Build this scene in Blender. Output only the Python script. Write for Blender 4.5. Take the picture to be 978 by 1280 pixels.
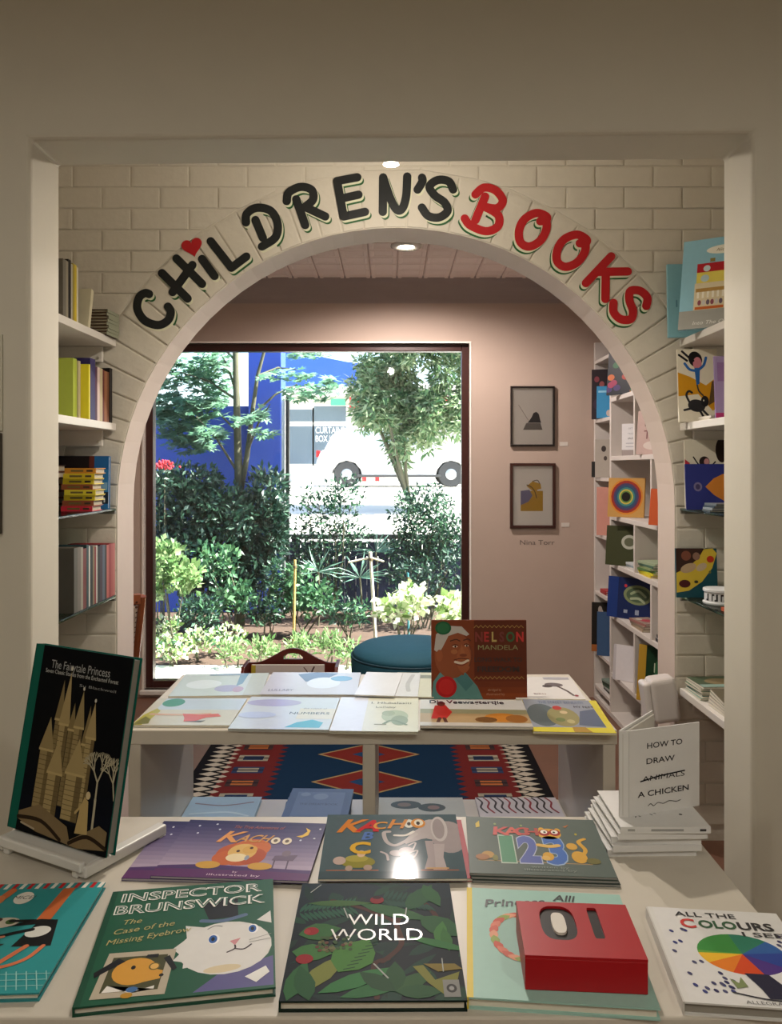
import bpy, bmesh, math, random
from mathutils import Matrix, Vector
for _o in list(bpy.data.objects):
    bpy.data.objects.remove(_o, do_unlink=True)
R = math.radians
PI = math.pi
rnd = random.Random(7)
COL = bpy.context.scene.collection
SC = bpy.context.scene

# ---------------------------------------------------------------- camera, world, sun, exposure
EYE = 1.49
FPX = 1000.0
cam_d = bpy.data.cameras.new('camera')
cam = bpy.data.objects.new('camera', cam_d)
COL.objects.link(cam)
cam.location = (0, 0, EYE)
cam.rotation_euler = (R(90), 0, 0)
cam_d.sensor_fit = 'VERTICAL'
cam_d.sensor_height = 36.0
cam_d.lens = 36.0 * FPX / 1280.0
cam_d.shift_y = -55.0 / 1280.0
cam_d.clip_start = 0.05
cam_d.clip_end = 300
SC.camera = cam

world = bpy.data.worlds.new('sky')
SC.world = world
world.use_nodes = True
_wn = world.node_tree.nodes
_bg = _wn['Background']
_sky = _wn.new('ShaderNodeTexSky')
_sky.sky_type = 'NISHITA'
_sky.sun_disc = False
_sky.sun_elevation = R(51)
_sky.sun_rotation = R(90)
_sky.dust_density = 2.0
world.node_tree.links.new(_sky.outputs[0], _bg.inputs[0])
_bg.inputs[1].default_value = 0.42

sun_d = bpy.data.lights.new('sun', 'SUN')
sun_d.energy = 23.0
sun_d.angle = R(0.6)
sun_d.color = (1.0, 0.95, 0.86)
sun = bpy.data.objects.new('sun', sun_d)
COL.objects.link(sun)
# light travels towards -Y and down (sun high in front, a little to the left)
_sd = Vector((-0.62, 0.03, -0.78))
sun.rotation_euler = _sd.to_track_quat('-Z', 'Y').to_euler()
sun.location = (-4, 10, 12)

vs = SC.view_settings
vs.view_transform = 'Standard'
vs.look = 'None'
vs.gamma = 1.0
vs.use_curve_mapping = False
vs.exposure = 0.7

# ---------------------------------------------------------------- pixel helpers (978 x 1280 photograph)
def PX(px, Y): return (px - 489.0) * Y / FPX
def PZ(py, Y): return EYE - (py - 585.0) * Y / FPX
def W(px, py, Y): return Vector((PX(px, Y), Y, PZ(py, Y)))
def G(px, py, z):
    Y = (EYE - z) * FPX / (py - 585.0)
    return Vector((PX(px, Y), Y, z))

# ---------------------------------------------------------------- materials
def lin(c):
    if isinstance(c, str):
        c = [int(c[i:i + 2], 16) / 255.0 for i in (0, 2, 4)]
    return tuple((v / 12.92 if v <= 0.04045 else ((v + 0.055) / 1.055) ** 2.4) for v in c)

_mc = {}
def mat(col, rough=0.5, var=0.06, bump=0.0, scale=25.0, metal=0.0, emit=0.0, trans=0.0, stain=0.0, spec=0.5):
    key = (col, rough, var, bump, scale, metal, emit, trans, stain, spec)
    if key in _mc: return _mc[key]
    m = bpy.data.materials.new('mat_' + str(col))
    m.use_nodes = True
    nt = m.node_tree; N = nt.nodes; L = nt.links
    b = N['Principled BSDF']
    c = lin(col)
    b.inputs['Roughness'].default_value = rough
    b.inputs['Metallic'].default_value = metal
    b.inputs['Specular IOR Level'].default_value = spec
    tc = N.new('ShaderNodeTexCoord')
    nz = N.new('ShaderNodeTexNoise')
    nz.inputs['Scale'].default_value = scale
    nz.inputs['Detail'].default_value = 4
    L.new(tc.outputs['Object'], nz.inputs['Vector'])
    mx = N.new('ShaderNodeMix'); mx.data_type = 'RGBA'
    mx.inputs[6].default_value = tuple(v * (1 - var) for v in c) + (1,)
    mx.inputs[7].default_value = tuple(min(1, v * (1 + var)) for v in c) + (1,)
    L.new(nz.outputs[0], mx.inputs[0])
    out = mx.outputs[2]
    if stain:
        n2 = N.new('ShaderNodeTexNoise'); n2.inputs['Scale'].default_value = scale * 0.35; n2.inputs['Detail'].default_value = 6
        L.new(tc.outputs['Object'], n2.inputs['Vector'])
        rp = N.new('ShaderNodeMapRange')
        rp.inputs[1].default_value = 0.62; rp.inputs[2].default_value = 0.75
        rp.inputs[3].default_value = 0; rp.inputs[4].default_value = stain
        L.new(n2.outputs[0], rp.inputs[0])
        m2 = N.new('ShaderNodeMix'); m2.data_type = 'RGBA'
        L.new(rp.outputs[0], m2.inputs[0]); L.new(out, m2.inputs[6])
        m2.inputs[7].default_value = (c[0] * .45, c[1] * .4, c[2] * .33, 1)
        out = m2.outputs[2]
    L.new(out, b.inputs['Base Color'])
    if bump:
        bp = N.new('ShaderNodeBump'); bp.inputs['Strength'].default_value = bump; bp.inputs['Distance'].default_value = 0.01
        L.new(nz.outputs[0], bp.inputs['Height']); L.new(bp.outputs[0], b.inputs['Normal'])
    if emit:
        b.inputs['Emission Color'].default_value = c + (1,)
        b.inputs['Emission Strength'].default_value = emit
    if trans:
        tr = N.new('ShaderNodeBsdfTranslucent')
        L.new(out, tr.inputs[0])
        ms = N.new('ShaderNodeMixShader'); ms.inputs[0].default_value = trans
        L.new(b.outputs[0], ms.inputs[1]); L.new(tr.outputs[0], ms.inputs[2])
        L.new(ms.outputs[0], N['Material Output'].inputs[0])
    _mc[key] = m
    return m

def glass_mat(name, tint=(0.93, 0.96, 0.95), refl=1.0):
    m = bpy.data.materials.new(name); m.use_nodes = True
    nt = m.node_tree; N = nt.nodes; L = nt.links
    N.remove(N['Principled BSDF'])
    t = N.new('ShaderNodeBsdfTransparent'); t.inputs[0].default_value = tint + (1,)
    g = N.new('ShaderNodeBsdfGlossy'); g.inputs['Roughness'].default_value = 0.02
    f = N.new('ShaderNodeFresnel'); f.inputs[0].default_value = 1.45
    mu = N.new('ShaderNodeMath'); mu.operation = 'MULTIPLY'; mu.inputs[1].default_value = refl
    L.new(f.outputs[0], mu.inputs[0])
    ms = N.new('ShaderNodeMixShader')
    L.new(mu.outputs[0], ms.inputs[0]); L.new(t.outputs[0], ms.inputs[1]); L.new(g.outputs[0], ms.inputs[2])
    L.new(ms.outputs[0], N['Material Output'].inputs[0])
    return m

# ---------------------------------------------------------------- mesh builder
class MB:
    def __init__(s):
        s.v = []; s.f = []; s.fm = []; s.mats = []
    def mi(s, m):
        if m is None: return 0
        if m not in s.mats: s.mats.append(m)
        return s.mats.index(m)
    def add(s, vs, fs, m=None):
        k = len(s.v); i = s.mi(m)
        s.v += [tuple(p) for p in vs]
        for f in fs:
            s.f.append(tuple(k + j for j in f)); s.fm.append(i)
        return s
    def box(s, x0, x1, y0, y1, z0, z1, m=None, M=None):
        vs = [Vector(p) for p in ((x0, y0, z0), (x1, y0, z0), (x1, y1, z0), (x0, y1, z0), (x0, y0, z1), (x1, y0, z1), (x1, y1, z1), (x0, y1, z1))]
        if M: vs = [M @ p for p in vs]
        return s.add(vs, [(0, 3, 2, 1), (4, 5, 6, 7), (0, 1, 5, 4), (1, 2, 6, 5), (2, 3, 7, 6), (3, 0, 4, 7)], m)
    def prism(s, poly, fn, d0, d1, m=None):
        """poly: 2-D points, fn(a,b,d) -> 3-D"""
        n = len(poly)
        vs = [fn(a, b, d0) for a, b in poly] + [fn(a, b, d1) for a, b in poly]
        fs = [tuple(range(n - 1, -1, -1)), tuple(range(n, 2 * n))]
        fs += [(i, (i + 1) % n, n + (i + 1) % n, n + i) for i in range(n)]
        return s.add(vs, fs, m)
    def tube(s, pts, r, m=None, n=8):
        pts = [Vector(p) for p in pts]
        rs = r if isinstance(r, (list, tuple)) else [r] * len(pts)
        vs = []; fs = []
        up = Vector((0.13, 0.21, 0.97)).normalized()
        for i, p in enumerate(pts):
            d = (pts[min(i + 1, len(pts) - 1)] - pts[max(i - 1, 0)]).normalized()
            a = d.cross(up)
            if a.length < 1e-3: a = d.cross(Vector((1, 0, 0)))
            a.normalize(); b = d.cross(a)
            for k in range(n):
                t = 2 * PI * k / n
                vs.append(p + (a * math.cos(t) + b * math.sin(t)) * rs[i])
        for i in range(len(pts) - 1):
            for k in range(n):
                fs.append((i * n + k, i * n + (k + 1) % n, (i + 1) * n + (k + 1) % n, (i + 1) * n + k))
        fs.append(tuple(range(n - 1, -1, -1))); e = (len(pts) - 1) * n
        fs.append(tuple(range(e, e + n)))
        return s.add(vs, fs, m)
    def lathe(s, prof, c=(0, 0, 0), n=32, m=None, sx=1, sy=1, fn=None):
        vs = []; fs = []
        for r, z in prof:
            for k in range(n):
                t = 2 * PI * k / n
                p = (r * math.cos(t) * sx, r * math.sin(t) * sy, z)
                if fn: p = fn(*p)
                vs.append((p[0] + c[0], p[1] + c[1], p[2] + c[2]))
        for i in range(len(prof) - 1):
            for k in range(n):
                fs.append((i * n + k, i * n + (k + 1) % n, (i + 1) * n + (k + 1) % n, (i + 1) * n + k))
        fs.append(tuple(range(n - 1, -1, -1))); e = (len(prof) - 1) * n
        fs.append(tuple(range(e, e + n)))
        return s.add(vs, fs, m)
    def build(s, name, m=None, parent=None, bevel=0.0, seg=2, smooth=False, M=None):
        me = bpy.data.meshes.new(name)
        me.from_pydata(s.v, [], s.f)
        if s.mats:
            for mm in s.mats: me.materials.append(mm)
            me.polygons.foreach_set('material_index', s.fm)
        elif m: me.materials.append(m)
        me.update()
        return link(name, me, parent, bevel, seg, smooth, M)

def link(name, me, parent=None, bevel=0.0, seg=2, smooth=False, M=None):
    o = bpy.data.objects.new(name, me)
    COL.objects.link(o)
    if parent: o.parent = parent
    if M is not None: o.matrix_local = M
    if bevel:
        b = o.modifiers.new('bevel', 'BEVEL'); b.width = bevel; b.segments = seg; b.limit_method = 'ANGLE'; b.angle_limit = R(40)
    if smooth and me:
        me.polygons.foreach_set('use_smooth', [True] * len(me.polygons))
    return o

def tag(o, label, cat, group=None, kind=None):
    o['label'] = label; o['category'] = cat
    if group: o['group'] = group
    if kind: o['kind'] = kind
    return o
def thing(name, label, cat, M=None, group=None):
    o = bpy.data.objects.new(name, None); COL.objects.link(o)
    o.empty_display_size = 0.05
    if M is not None: o.matrix_world = M if isinstance(M, Matrix) else Matrix.Translation(M)
    return tag(o, label, cat, group)
def struct(o, label=None):
    o['kind'] = 'structure'
    if label: o['label'] = label
    return o
def axes(o, X, Y, Z):
    X, Y, Z = Vector(X), Vector(Y), Vector(Z)
    M = Matrix.Identity(4)
    for i in range(3):
        M[i][0] = X[i]; M[i][1] = Y[i]; M[i][2] = Z[i]; M[i][3] = o[i]
    return M

# ---------------------------------------------------------------- flat print: polygons, strokes and type on a plane
def clip(poly, w, h):
    for ax, lim, sg in ((0, -w / 2, 1), (0, w / 2, -1), (1, -h / 2, 1), (1, h / 2, -1)):
        out = []
        for i in range(len(poly)):
            a, b = poly[i - 1], poly[i]
            da, db = (a[ax] - lim) * sg, (b[ax] - lim) * sg
            if (da >= 0) != (db >= 0):
                t = da / (da - db)
                out.append((a[0] + (b[0] - a[0]) * t, a[1] + (b[1] - a[1]) * t))
            if db >= 0: out.append(b)
        poly = out
        if len(poly) < 3: return []
    return poly
def smooth_line(pts, n=8):
    if len(pts) < 3: return pts
    out = []
    P = [pts[0]] + list(pts) + [pts[-1]]
    for i in range(1, len(P) - 2):
        p0, p1, p2, p3 = P[i - 1], P[i], P[i + 1], P[i + 2]
        for k in range(n):
            t = k / n
            out.append(tuple(0.5 * ((2 * p1[j]) + (-p0[j] + p2[j]) * t + (2 * p0[j] - 5 * p1[j] + 4 * p2[j] - p3[j]) * t * t + (-p0[j] + 3 * p1[j] - 3 * p2[j] + p3[j]) * t ** 3) for j in (0, 1)))
    out.append(tuple(pts[-1]))
    return out
def stroke_polys(pts, wd):
    """a ribbon with round ends, as convex pieces"""
    r = wd / 2; out = []; n = len(pts); nor = []
    for i in range(n):
        a = pts[max(i - 1, 0)]; b = pts[min(i + 1, n - 1)]
        dx, dy = b[0] - a[0], b[1] - a[1]; l = math.hypot(dx, dy) or 1
        nor.append((-dy / l, dx / l))
    for i in range(n - 1):
        p, q = pts[i], pts[i + 1]; a, b = nor[i], nor[i + 1]
        out.append([(p[0] - a[0] * r, p[1] - a[1] * r), (q[0] - b[0] * r, q[1] - b[1] * r), (q[0] + b[0] * r, q[1] + b[1] * r), (p[0] + a[0] * r, p[1] + a[1] * r)])
    for p, nn, sg in ((pts[0], nor[0], -1), (pts[-1], nor[-1], 1)):
        a0 = math.atan2(nn[1], nn[0])
        out.append([(p[0] + r * math.cos(a0 - sg * PI * k / 8), p[1] + r * math.sin(a0 - sg * PI * k / 8)) for k in range(9)][::(-1 if sg > 0 else 1)])
    return out

_tc = {}
def text_geo(s, bold=0.0):
    k = (s, bold)
    if k in _tc: return _tc[k]
    cu = bpy.data.curves.new('t', 'FONT'); cu.body = s; cu.size = 1; cu.resolution_u = 3; cu.offset = bold
    ob = bpy.data.objects.new('t', cu); COL.objects.link(ob)
    dg = bpy.context.evaluated_depsgraph_get(); dg.update()
    me = bpy.data.meshes.new_from_object(ob.evaluated_get(dg))
    vs = [(v.co.x, v.co.y) for v in me.vertices]; fs = [tuple(p.vertices) for p in me.polygons]
    bpy.data.objects.remove(ob, do_unlink=True); bpy.data.curves.remove(cu); bpy.data.meshes.remove(me)
    xs = [v[0] for v in vs] or [0]; ys = [v[1] for v in vs] or [0]
    _tc[k] = (vs, fs, min(xs), max(xs), min(ys), max(ys))
    return _tc[k]

def art_mesh(items, w, h, z, parent, gloss=0.3):
    """items: print on a cover of w x h, u,v in 0..1 from lower left"""
    pic = MB(); txt = MB(); lay = 0
    EPS = min(0.0001, 0.0009 / (len(items) + 2))
    def C(u, v): return ((u - .5) * w, (v - .5) * h)
    def put(poly, col):
        p = clip(poly, w, h)
        if len(p) > 2:
            a = sum(p[i - 1][0] * p[i][1] - p[i][0] * p[i - 1][1] for i in range(len(p)))
            if a < 0: p = p[::-1]
            pic.add([(x, y, z + EPS * lay) for x, y in p], [tuple(range(len(p)))], mat(col, gloss, 0.05, 0, 60, spec=0.5 if gloss < .4 else (0.22 if gloss < .5 else 0.08)))
    for it in items:
        lay += 1; k = it[0]
        if k == 'r':
            put([C(it[1], it[2]), C(it[3], it[2]), C(it[3], it[4]), C(it[1], it[4])], it[5])
        elif k == 'g':   # printed gradient as bands: u0 v0 u1 v1 colA colB n
            _, u0, v0, u1, v1, ca, cb, n = it
            A = [int(ca[i:i + 2], 16) for i in (0, 2, 4)]; B = [int(cb[i:i + 2], 16) for i in (0, 2, 4)]
            for j in range(n):
                t = j / (n - 1)
                c = ''.join('%02x' % int(A[q] + (B[q] - A[q]) * t) for q in range(3))
                a, b = v0 + (v1 - v0) * j / n, v0 + (v1 - v0) * (j + 1) / n
                put([C(u0, a), C(u1, a), C(u1, b), C(u0, b)], c)
        elif k == 'e':
            u, v, ru, rv, col = it[1:6]; rot = R(it[6]) if len(it) > 6 else 0
            c = C(u, v); pts = []
            for j in range(22):
                a = 2 * PI * j / 22; x, y = ru * w * math.cos(a), rv * h * math.sin(a)
                pts.append((c[0] + x * math.cos(rot) - y * math.sin(rot), c[1] + x * math.sin(rot) + y * math.cos(rot)))
            put(pts, col)
        elif k == 'p':
            put([C(*q) for q in it[1]], it[2])
        elif k == 's':
            for q in stroke_polys(smooth_line([C(*q) for q in it[1]], 5), it[2] * h): put(q, it[3])
        elif k == 'S':   # straight polyline
            for q in stroke_polys([C(*q) for q in it[1]], it[2] * h): put(q, it[3])
        elif k == 'l':   # leaf: u v length width angle col
            _, u, v, ln, wd, an, col = it
            c = C(u, v); a = R(an); pts = []
            prof = [(0, 0), (.2, .35), (.45, .5), (.7, .38), (1, 0), (.7, -.38), (.45, -.5), (.2, -.35)]
            for s_, t_ in prof:
                x, y = s_ * ln * h, t_ * wd * h
                pts.append((c[0] + x * math.cos(a) - y * math.sin(a), c[1] + x * math.sin(a) + y * math.cos(a)))
            put(pts, col)
        elif k == 't':   # text u v height col {opts}
            _, s, u, v, hh, col = it[:6]; op = it[6] if len(it) > 6 else {}
            vs, fs, x0, x1, y0, y1 = text_geo(s, op.get('bold', 0.0))
            sc = hh * h / 0.7; xs = sc * op.get('xs', 1.0)
            if 'fit' in op: xs = op['fit'] * w / max(1e-6, x1 - x0)
            c = C(u, v); a = R(op.get('rot', 0)); sh = op.get('shear', 0)
            ax = {'c': (x0 + x1) / 2, 'l': x0, 'r': x1}[op.get('al', 'c')]
            out = []
            for x, y in vs:
                X = (x - ax) * xs + sh * y * sc; Yy = (y - .35) * sc
                out.append((c[0] + X * math.cos(a) - Yy * math.sin(a), c[1] + X * math.sin(a) + Yy * math.cos(a), z + EPS * (lay + 1)))
            txt.add(out, fs, mat(col, op.get('rough', gloss), 0.03, 0, 60)); txt.build('title_lettering', None, parent); txt = MB()
    if pic.f: pic.build('cover_picture', None, parent)

# ---------------------------------------------------------------- books
def book(label, w, h, t, col, M, spine=None, pages='d9d2c2', hard=True, art=None, group=None, name='picture_book', cat='book', rough=0.42, spine_marks=None):
    root = thing(name, label, cat, M, group)
    b = 0.0025 if hard else 0.0008
    b = min(b, t * .3)
    m = 0.004 if hard else 0.0006
    sp_ = 0.5 if rough < .4 else (0.25 if rough < .5 else 0.1)
    cm = mat(col, rough, 0.05, 0, 40, spec=sp_); sm = mat(spine or col, rough, 0.05, 0, 40, spec=sp_)
    k = MB()
    k.box(-w / 2 + b, w / 2, -h / 2, h / 2, t - b, t, cm)
    k.box(-w / 2 + b, w / 2, -h / 2, h / 2, 0, b, cm)
    k.box(-w / 2, -w / 2 + b, -h / 2, h / 2, 0, t, sm)
    k.build('cover', None, root)
    p = MB(); p.box(-w / 2 + b, w / 2 - m, -h / 2 + m, h / 2 - m, b, t - b)
    p.build('page_block', mat(pages, 0.75, 0.08, 0, 90), root)
    if art: art_mesh(art, w, h, t, root, rough)
    if spine_marks:   # bands and blocks printed on the spine: (v0, v1, colour)
        for v0, v1, c in spine_marks:
            q = MB()
            x = -w / 2 - 0.0002; y0, y1 = (v0 - .5) * h, (v1 - .5) * h
            q.add([(x, y0, t * .32), (x, y0, t * .68), (x, y1, t * .68), (x, y1, t * .32)], [(0, 1, 2, 3)], mat(c, rough, 0.03))
            q.build('spine_lettering', None, root)
    return root
def flat(cx, cy, z, ang=0): return Matrix.Translation((cx, cy, z)) @ Matrix.Rotation(ang, 4, 'Z')
def flatpx(BL, BR, FR, FL, zt, t):
    a, b, c, d = (G(p[0], p[1], zt) for p in (BL, BR, FR, FL))
    w = ((b - a).length + (c - d).length) / 2; h = ((a - d).length + (b - c).length) / 2
    ex = ((b - a) + (c - d)); e2 = ((a - d) + (b - c))
    a1 = math.atan2(ex.y, ex.x); a2 = math.atan2(e2.y, e2.x) - PI / 2
    ctr = (a + b + c + d) / 4
    return w, h, flat(ctr.x, ctr.y, zt - t, (a1 + a2) / 2)
def face_out(base, az, lean, h):
    """base: middle of the lower back edge; az: heading of the cover normal, in degrees (-90 faces the camera)"""
    n = Vector((math.cos(R(az)), math.sin(R(az)), 0)); up = Vector((0, 0, 1))
    X = up.cross(n); Y = up * math.cos(R(lean)) - n * math.sin(R(lean)); Z = X.cross(Y)
    return axes(Vector(base) + Y * h / 2, X, Y, Z)
# ================================================================ THE ROOM
Y1, Y2 = 1.95, 2.125      # near wall with the square opening
YA, YB = 3.20, 3.40       # arch wall
YF, YG = 5.20, 5.40       # window wall
ZT = 0.77                 # table tops
ACX, ACZ, AR = 0.02, 1.336, 1.115
WALL = mat('cbc5b6', 0.62, 0.035, 0.12, 9.0)
JAMB = mat('d8cfc2', 0.6, 0.03, 0.1, 9.0)
BRICKP = mat('cdc6b8', 0.55, 0.04, 0.25, 28.0)
PINKW = mat('b49f92', 0.7, 0.03, 0.08, 8.0)
CEILP = mat('f3e2d9', 0.6, 0.03, 0.05, 20.0)
WHITE = mat('c8c1b4', 0.35, 0.03, 0.0, 14.0, 0, 0, 0, 0.25)
WHITE2 = mat('d8d3cb', 0.4, 0.03, 0.02, 12.0)

fl = MB().box(-2.5, 2.5, -2.4, YG, -0.12, 0).build('floor', mat('6b4a3a', 0.45, 0.25, 0.1, 6.0))
struct(fl, 'brown floor running through all three rooms')
struct(MB().box(-2.5, 2.5, -2.4, Y1, 3.0, 3.1).build('ceiling', mat('c9c0ae', 0.7)), 'ceiling of the front shop room')
struct(MB().box(-2.5, -2.4, -2.4, Y1, 0, 3.0).build('wall_left', WALL), 'plain left wall of the front shop room')
struct(MB().box(2.4, 2.5, -2.4, Y1, 0, 3.0).build('wall_right', WALL), 'plain right wall of the front shop room')
struct(MB().box(-2.5, 2.5, -2.5, -2.4, 0, 3.0).build('wall_back', WALL), 'plain wall behind the camera')
# near wall with square opening
OXL, OXR, OZ = PX(38, Y1), PX(941, Y1), PZ(168, Y1)
nw = MB()
P = [(-2.5, 0), (OXL, 0), (OXL, OZ - .012), (OXR, OZ + .004), (OXR, 0), (2.5, 0), (2.5, 3.1), (-2.5, 3.1)]
nw.prism(P, lambda a, b, d: (a, d, b), Y1, Y2)
struct(nw.build('wall_front', WALL, None, 0.012, 3), 'beige plastered wall with the wide square opening')
# alcove between the two walls
struct(MB().box(-1.54, -1.42, Y2, YA, 0, 2.95).build('wall_alcove_left', BRICKP), 'left side wall of the alcove behind the shelves')
struct(MB().box(1.42, 1.54, Y2, YA, 0, 2.95).build('wall_alcove_right', BRICKP), 'right side wall of the alcove behind the shelves')
struct(MB().box(-1.54, 1.54, Y2, YA, 2.95, 3.05).build('ceiling_alcove', mat('e6e0d4', 0.7)), 'ceiling of the alcove')

# arch wall
arc = []
NA = 40
zs = [0.0, 0.45, 0.9]
for z in zs: arc.append((ACX - AR, z))
for i in range(NA + 1):
    a = PI - PI * i / NA
    arc.append((ACX + AR * math.cos(a), ACZ + AR * math.sin(a)))
for z in reversed(zs): arc.append((ACX + AR, z))
XW, ZW = 2.25, 3.05
outer = []
for (x, z) in arc:
    if z <= ACZ + 1e-6: outer.append((-XW if x < ACX else XW, z))
    else:
        dx, dz = x - ACX, z - ACZ
        t = min((XW - abs(ACX)) / abs(dx) if abs(dx) > 1e-6 else 1e9, (ZW - ACZ) / dz)
        outer.append((ACX + dx * t, ACZ + dz * t))
aw = MB(); n = len(arc)
vsA = [(x, YA, z) for x, z in arc] + [(x, YA, z) for x, z in outer] + [(x, YB, z) for x, z in arc] + [(x, YB, z) for x, z in outer]
fA = []; fS = []
for i in range(n - 1):
    fA.append((i, n + i, n + i + 1, i + 1))
    fA.append((2 * n + i, 2 * n + i + 1, 3 * n + i + 1, 3 * n + i))
    fS.append((i, i + 1, 2 * n + i + 1, 2 * n + i))
aw.add(vsA, fA, BRICKP); aw.add(vsA, fS, mat('c9b8ac', 0.6, 0.03, 0.12, 10.0))
arch = struct(aw.build('wall_arch', None), 'painted brick wall with a round arch and a painted sign')
PR = 0.0045
def brick_mesh(poly, ch=0.010):
    cx = sum(p[0] for p in poly) / len(poly); cz = sum(p[1] for p in poly) / len(poly)
    m = len(poly); inner = []
    for x, z in poly:
        l = math.hypot(x - cx, z - cz); k = max(0.2, 1 - ch * 1.4 / l); inner.append((cx + (x - cx) * k, cz + (z - cz) * k))
    vs = [(x, 0, z) for x, z in poly] + [(x, -PR * .8, z) for x, z in [(cx + (p[0] - cx) * .985, cz + (p[1] - cz) * .985) for p in poly]] + [(x, -PR, z) for x, z in inner]
    fs = []
    for j in (0, 1):
        for i in range(m): fs.append((j * m + i, j * m + (i + 1) % m, (j + 1) * m + (i + 1) % m, (j + 1) * m + i))
    fs.append(tuple(range(2 * m, 3 * m)))
    me = bpy.data.meshes.new('brick'); me.from_pydata(vs, [], fs); me.materials.append(BRICKP); me.update()
    return me
BH, BL_, JT = 0.085, 0.232, 0.006
full = brick_mesh([(-BL_ / 2 + JT / 2, -BH / 2 + JT / 2), (BL_ / 2 - JT / 2, -BH / 2 + JT / 2), (BL_ / 2 - JT / 2, BH / 2 - JT / 2), (-BL_ / 2 + JT / 2, BH / 2 - JT / 2)])
RO = AR + 0.225
nv = 41
dth = PI / nv; g = JT / 2
def ringpt(r, th): return (r * math.cos(th), r * math.sin(th))
vou = brick_mesh([ringpt(AR + .003, PI / 2 + dth / 2 - g / AR), ringpt(AR + .003, PI / 2 - dth / 2 + g / AR), ringpt(RO - g, PI / 2 - dth / 2 + g / RO), ringpt(RO - g, PI / 2 + dth / 2 - g / RO)])
def put_brick(me, x, z, rot=0):
    o = link('brick', me, arch)
    o.matrix_local = Matrix.Translation((x, YA + rnd.uniform(-.0018, .0008), z)) @ Matrix.Rotation(rot, 4, 'Y')
for i in range(nv):
    th = PI - dth * (i + .5)
    put_brick(vou, ACX, ACZ, -(th - PI / 2))
row = 0; z = ACZ - BH / 2
# courses beside the piers, below the spring of the arch
while z > 0.05:
    for sd in (-1, 1):
        x = AR + .003; off = (row % 2) * BL_ / 2
        k = 0
        while x < 1.46:
            ln = BL_ - off if k == 0 else BL_
            xe = x + ln
            if k == 0 and off == 0: put_brick(full, ACX + sd * (x + BL_ / 2), z)
            elif k == 0:
                me = brick_mesh([(-ln / 2 + JT / 2, -BH / 2 + JT / 2), (ln / 2 - JT / 2, -BH / 2 + JT / 2), (ln / 2 - JT / 2, BH / 2 - JT / 2), (-ln / 2 + JT / 2, BH / 2 - JT / 2)])
                put_brick(me, ACX + sd * (x + ln / 2), z)
            elif x < 1.38: put_brick(full, ACX + sd * (x + BL_ / 2), z)
            x = xe; k += 1
    z -= BH; row += 1
z = ACZ + BH / 2; row = 1
while z < 2.9:
    x = -1.62 + (row % 2) * BL_ / 2
    while x < 1.55:
        cs = [(x + sx * (BL_ / 2 - JT / 2) - ACX, z + sz * (BH / 2 - JT / 2) - ACZ) for sx, sz in ((-1, -1), (1, -1), (1, 1), (-1, 1))]
        if all(math.hypot(*c) > RO for c in cs): put_brick(full, x, z)
        elif any(math.hypot(*c) > RO + .02 for c in cs):
            far = max(cs, key=lambda c: math.hypot(*c)); cm_ = (sum(c[0] for c in cs) / 4, sum(c[1] for c in cs) / 4)
            l = math.hypot(*cm_); nx, nz = cm_[0] / l, cm_[1] / l
            poly = []
            for i in range(4):
                a, b = cs[i - 1], cs[i]
                da, db = a[0] * nx + a[1] * nz - RO - .004, b[0] * nx + b[1] * nz - RO - .004
                if (da >= 0) != (db >= 0):
                    t = da / (da - db); poly.append((a[0] + (b[0] - a[0]) * t, a[1] + (b[1] - a[1]) * t))
                if db >= 0: poly.append(b)
            if len(poly) > 2 and abs(sum(poly[i - 1][0] * poly[i][1] - poly[i][0] * poly[i - 1][1] for i in range(len(poly)))) / 2 > .0012:
                put_brick(brick_mesh(poly), ACX, ACZ)
        x += BL_
    z += BH; row += 1

# painted sign on the arch wall
GL = {
 'C': [[(.78, .86), (.72, .97), (.5, 1.02), (.2, .86), (.06, .5), (.2, .12), (.5, -.02), (.76, .06), (.84, .22)]],
 'H': [[(.1, 0), (.1, 1)], [(.72, 0), (.72, 1)], [(-.08, .42), (.92, .56)]],
 'i': [[(.4, .2), (.4, .8)]],
 'L': [[(.1, 1), (.12, 0)], [(.12, 0), (.72, .0)]],
 'D': [[(-.08, .78), (.06, .98), (.4, 1.0), (.72, .76), (.74, .38), (.5, .06), (.02, .0)], [(.2, .72), (.16, .2)]],
 'R': [[(-.12, .78), (.02, .98), (.4, 1.02), (.68, .84), (.62, .58), (.3, .46)], [(.16, .74), (.16, 0)], [(.36, .44), (.8, .04)]],
 'E': [[(.1, 1), (.1, 0)], [(.1, 1), (.72, 1.0)], [(.1, .5), (.66, .52)], [(.1, 0), (.76, .02)]],
 'N': [[(.06, 0), (.08, 1)], [(.08, 1), (.3, .4), (.5, .06), (.68, .1), (.8, .45), (.84, 1.02)]],
 "'": [[(.46, .68), (.48, .56), (.34, .30)]],
 'S': [[(.82, .8), (.66, 1.0), (.34, 1.0), (.12, .8), (.3, .58), (.62, .42), (.74, .2), (.52, .0), (.2, .0), (-.02, .2)]],
 'B': [[(-.06, .76), (.1, .98), (.42, 1.0), (.68, .82), (.6, .6), (.3, .54)], [(.3, .54), (.68, .44), (.76, .18), (.5, -.02), (.06, .0), (-.14, .12)], [(.2, .78), (.14, .16)]],
 'O': [[(.52, .80), (.66, .90), (.62, 1.0), (.3, .96), (.06, .66), (.06, .3), (.26, .02), (.56, .02), (.78, .3), (.8, .66), (.66, .9), (.5, .98)]],
 'K': [[(.12, 1), (.1, 0)], [(.78, 1.0), (.16, .46)], [(.34, .56), (.84, .04)]],
}
BLK, GRN, CRM, RED = 'char_black', 0, 0, 0
BLK = mat('12171a', 0.35, 0.05); GRN = mat('1d5a2c', 0.4, 0.05); CRM = mat('d8d8bd', 0.5, 0.03); RED = mat('b3141d', 0.35, 0.06)
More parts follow.
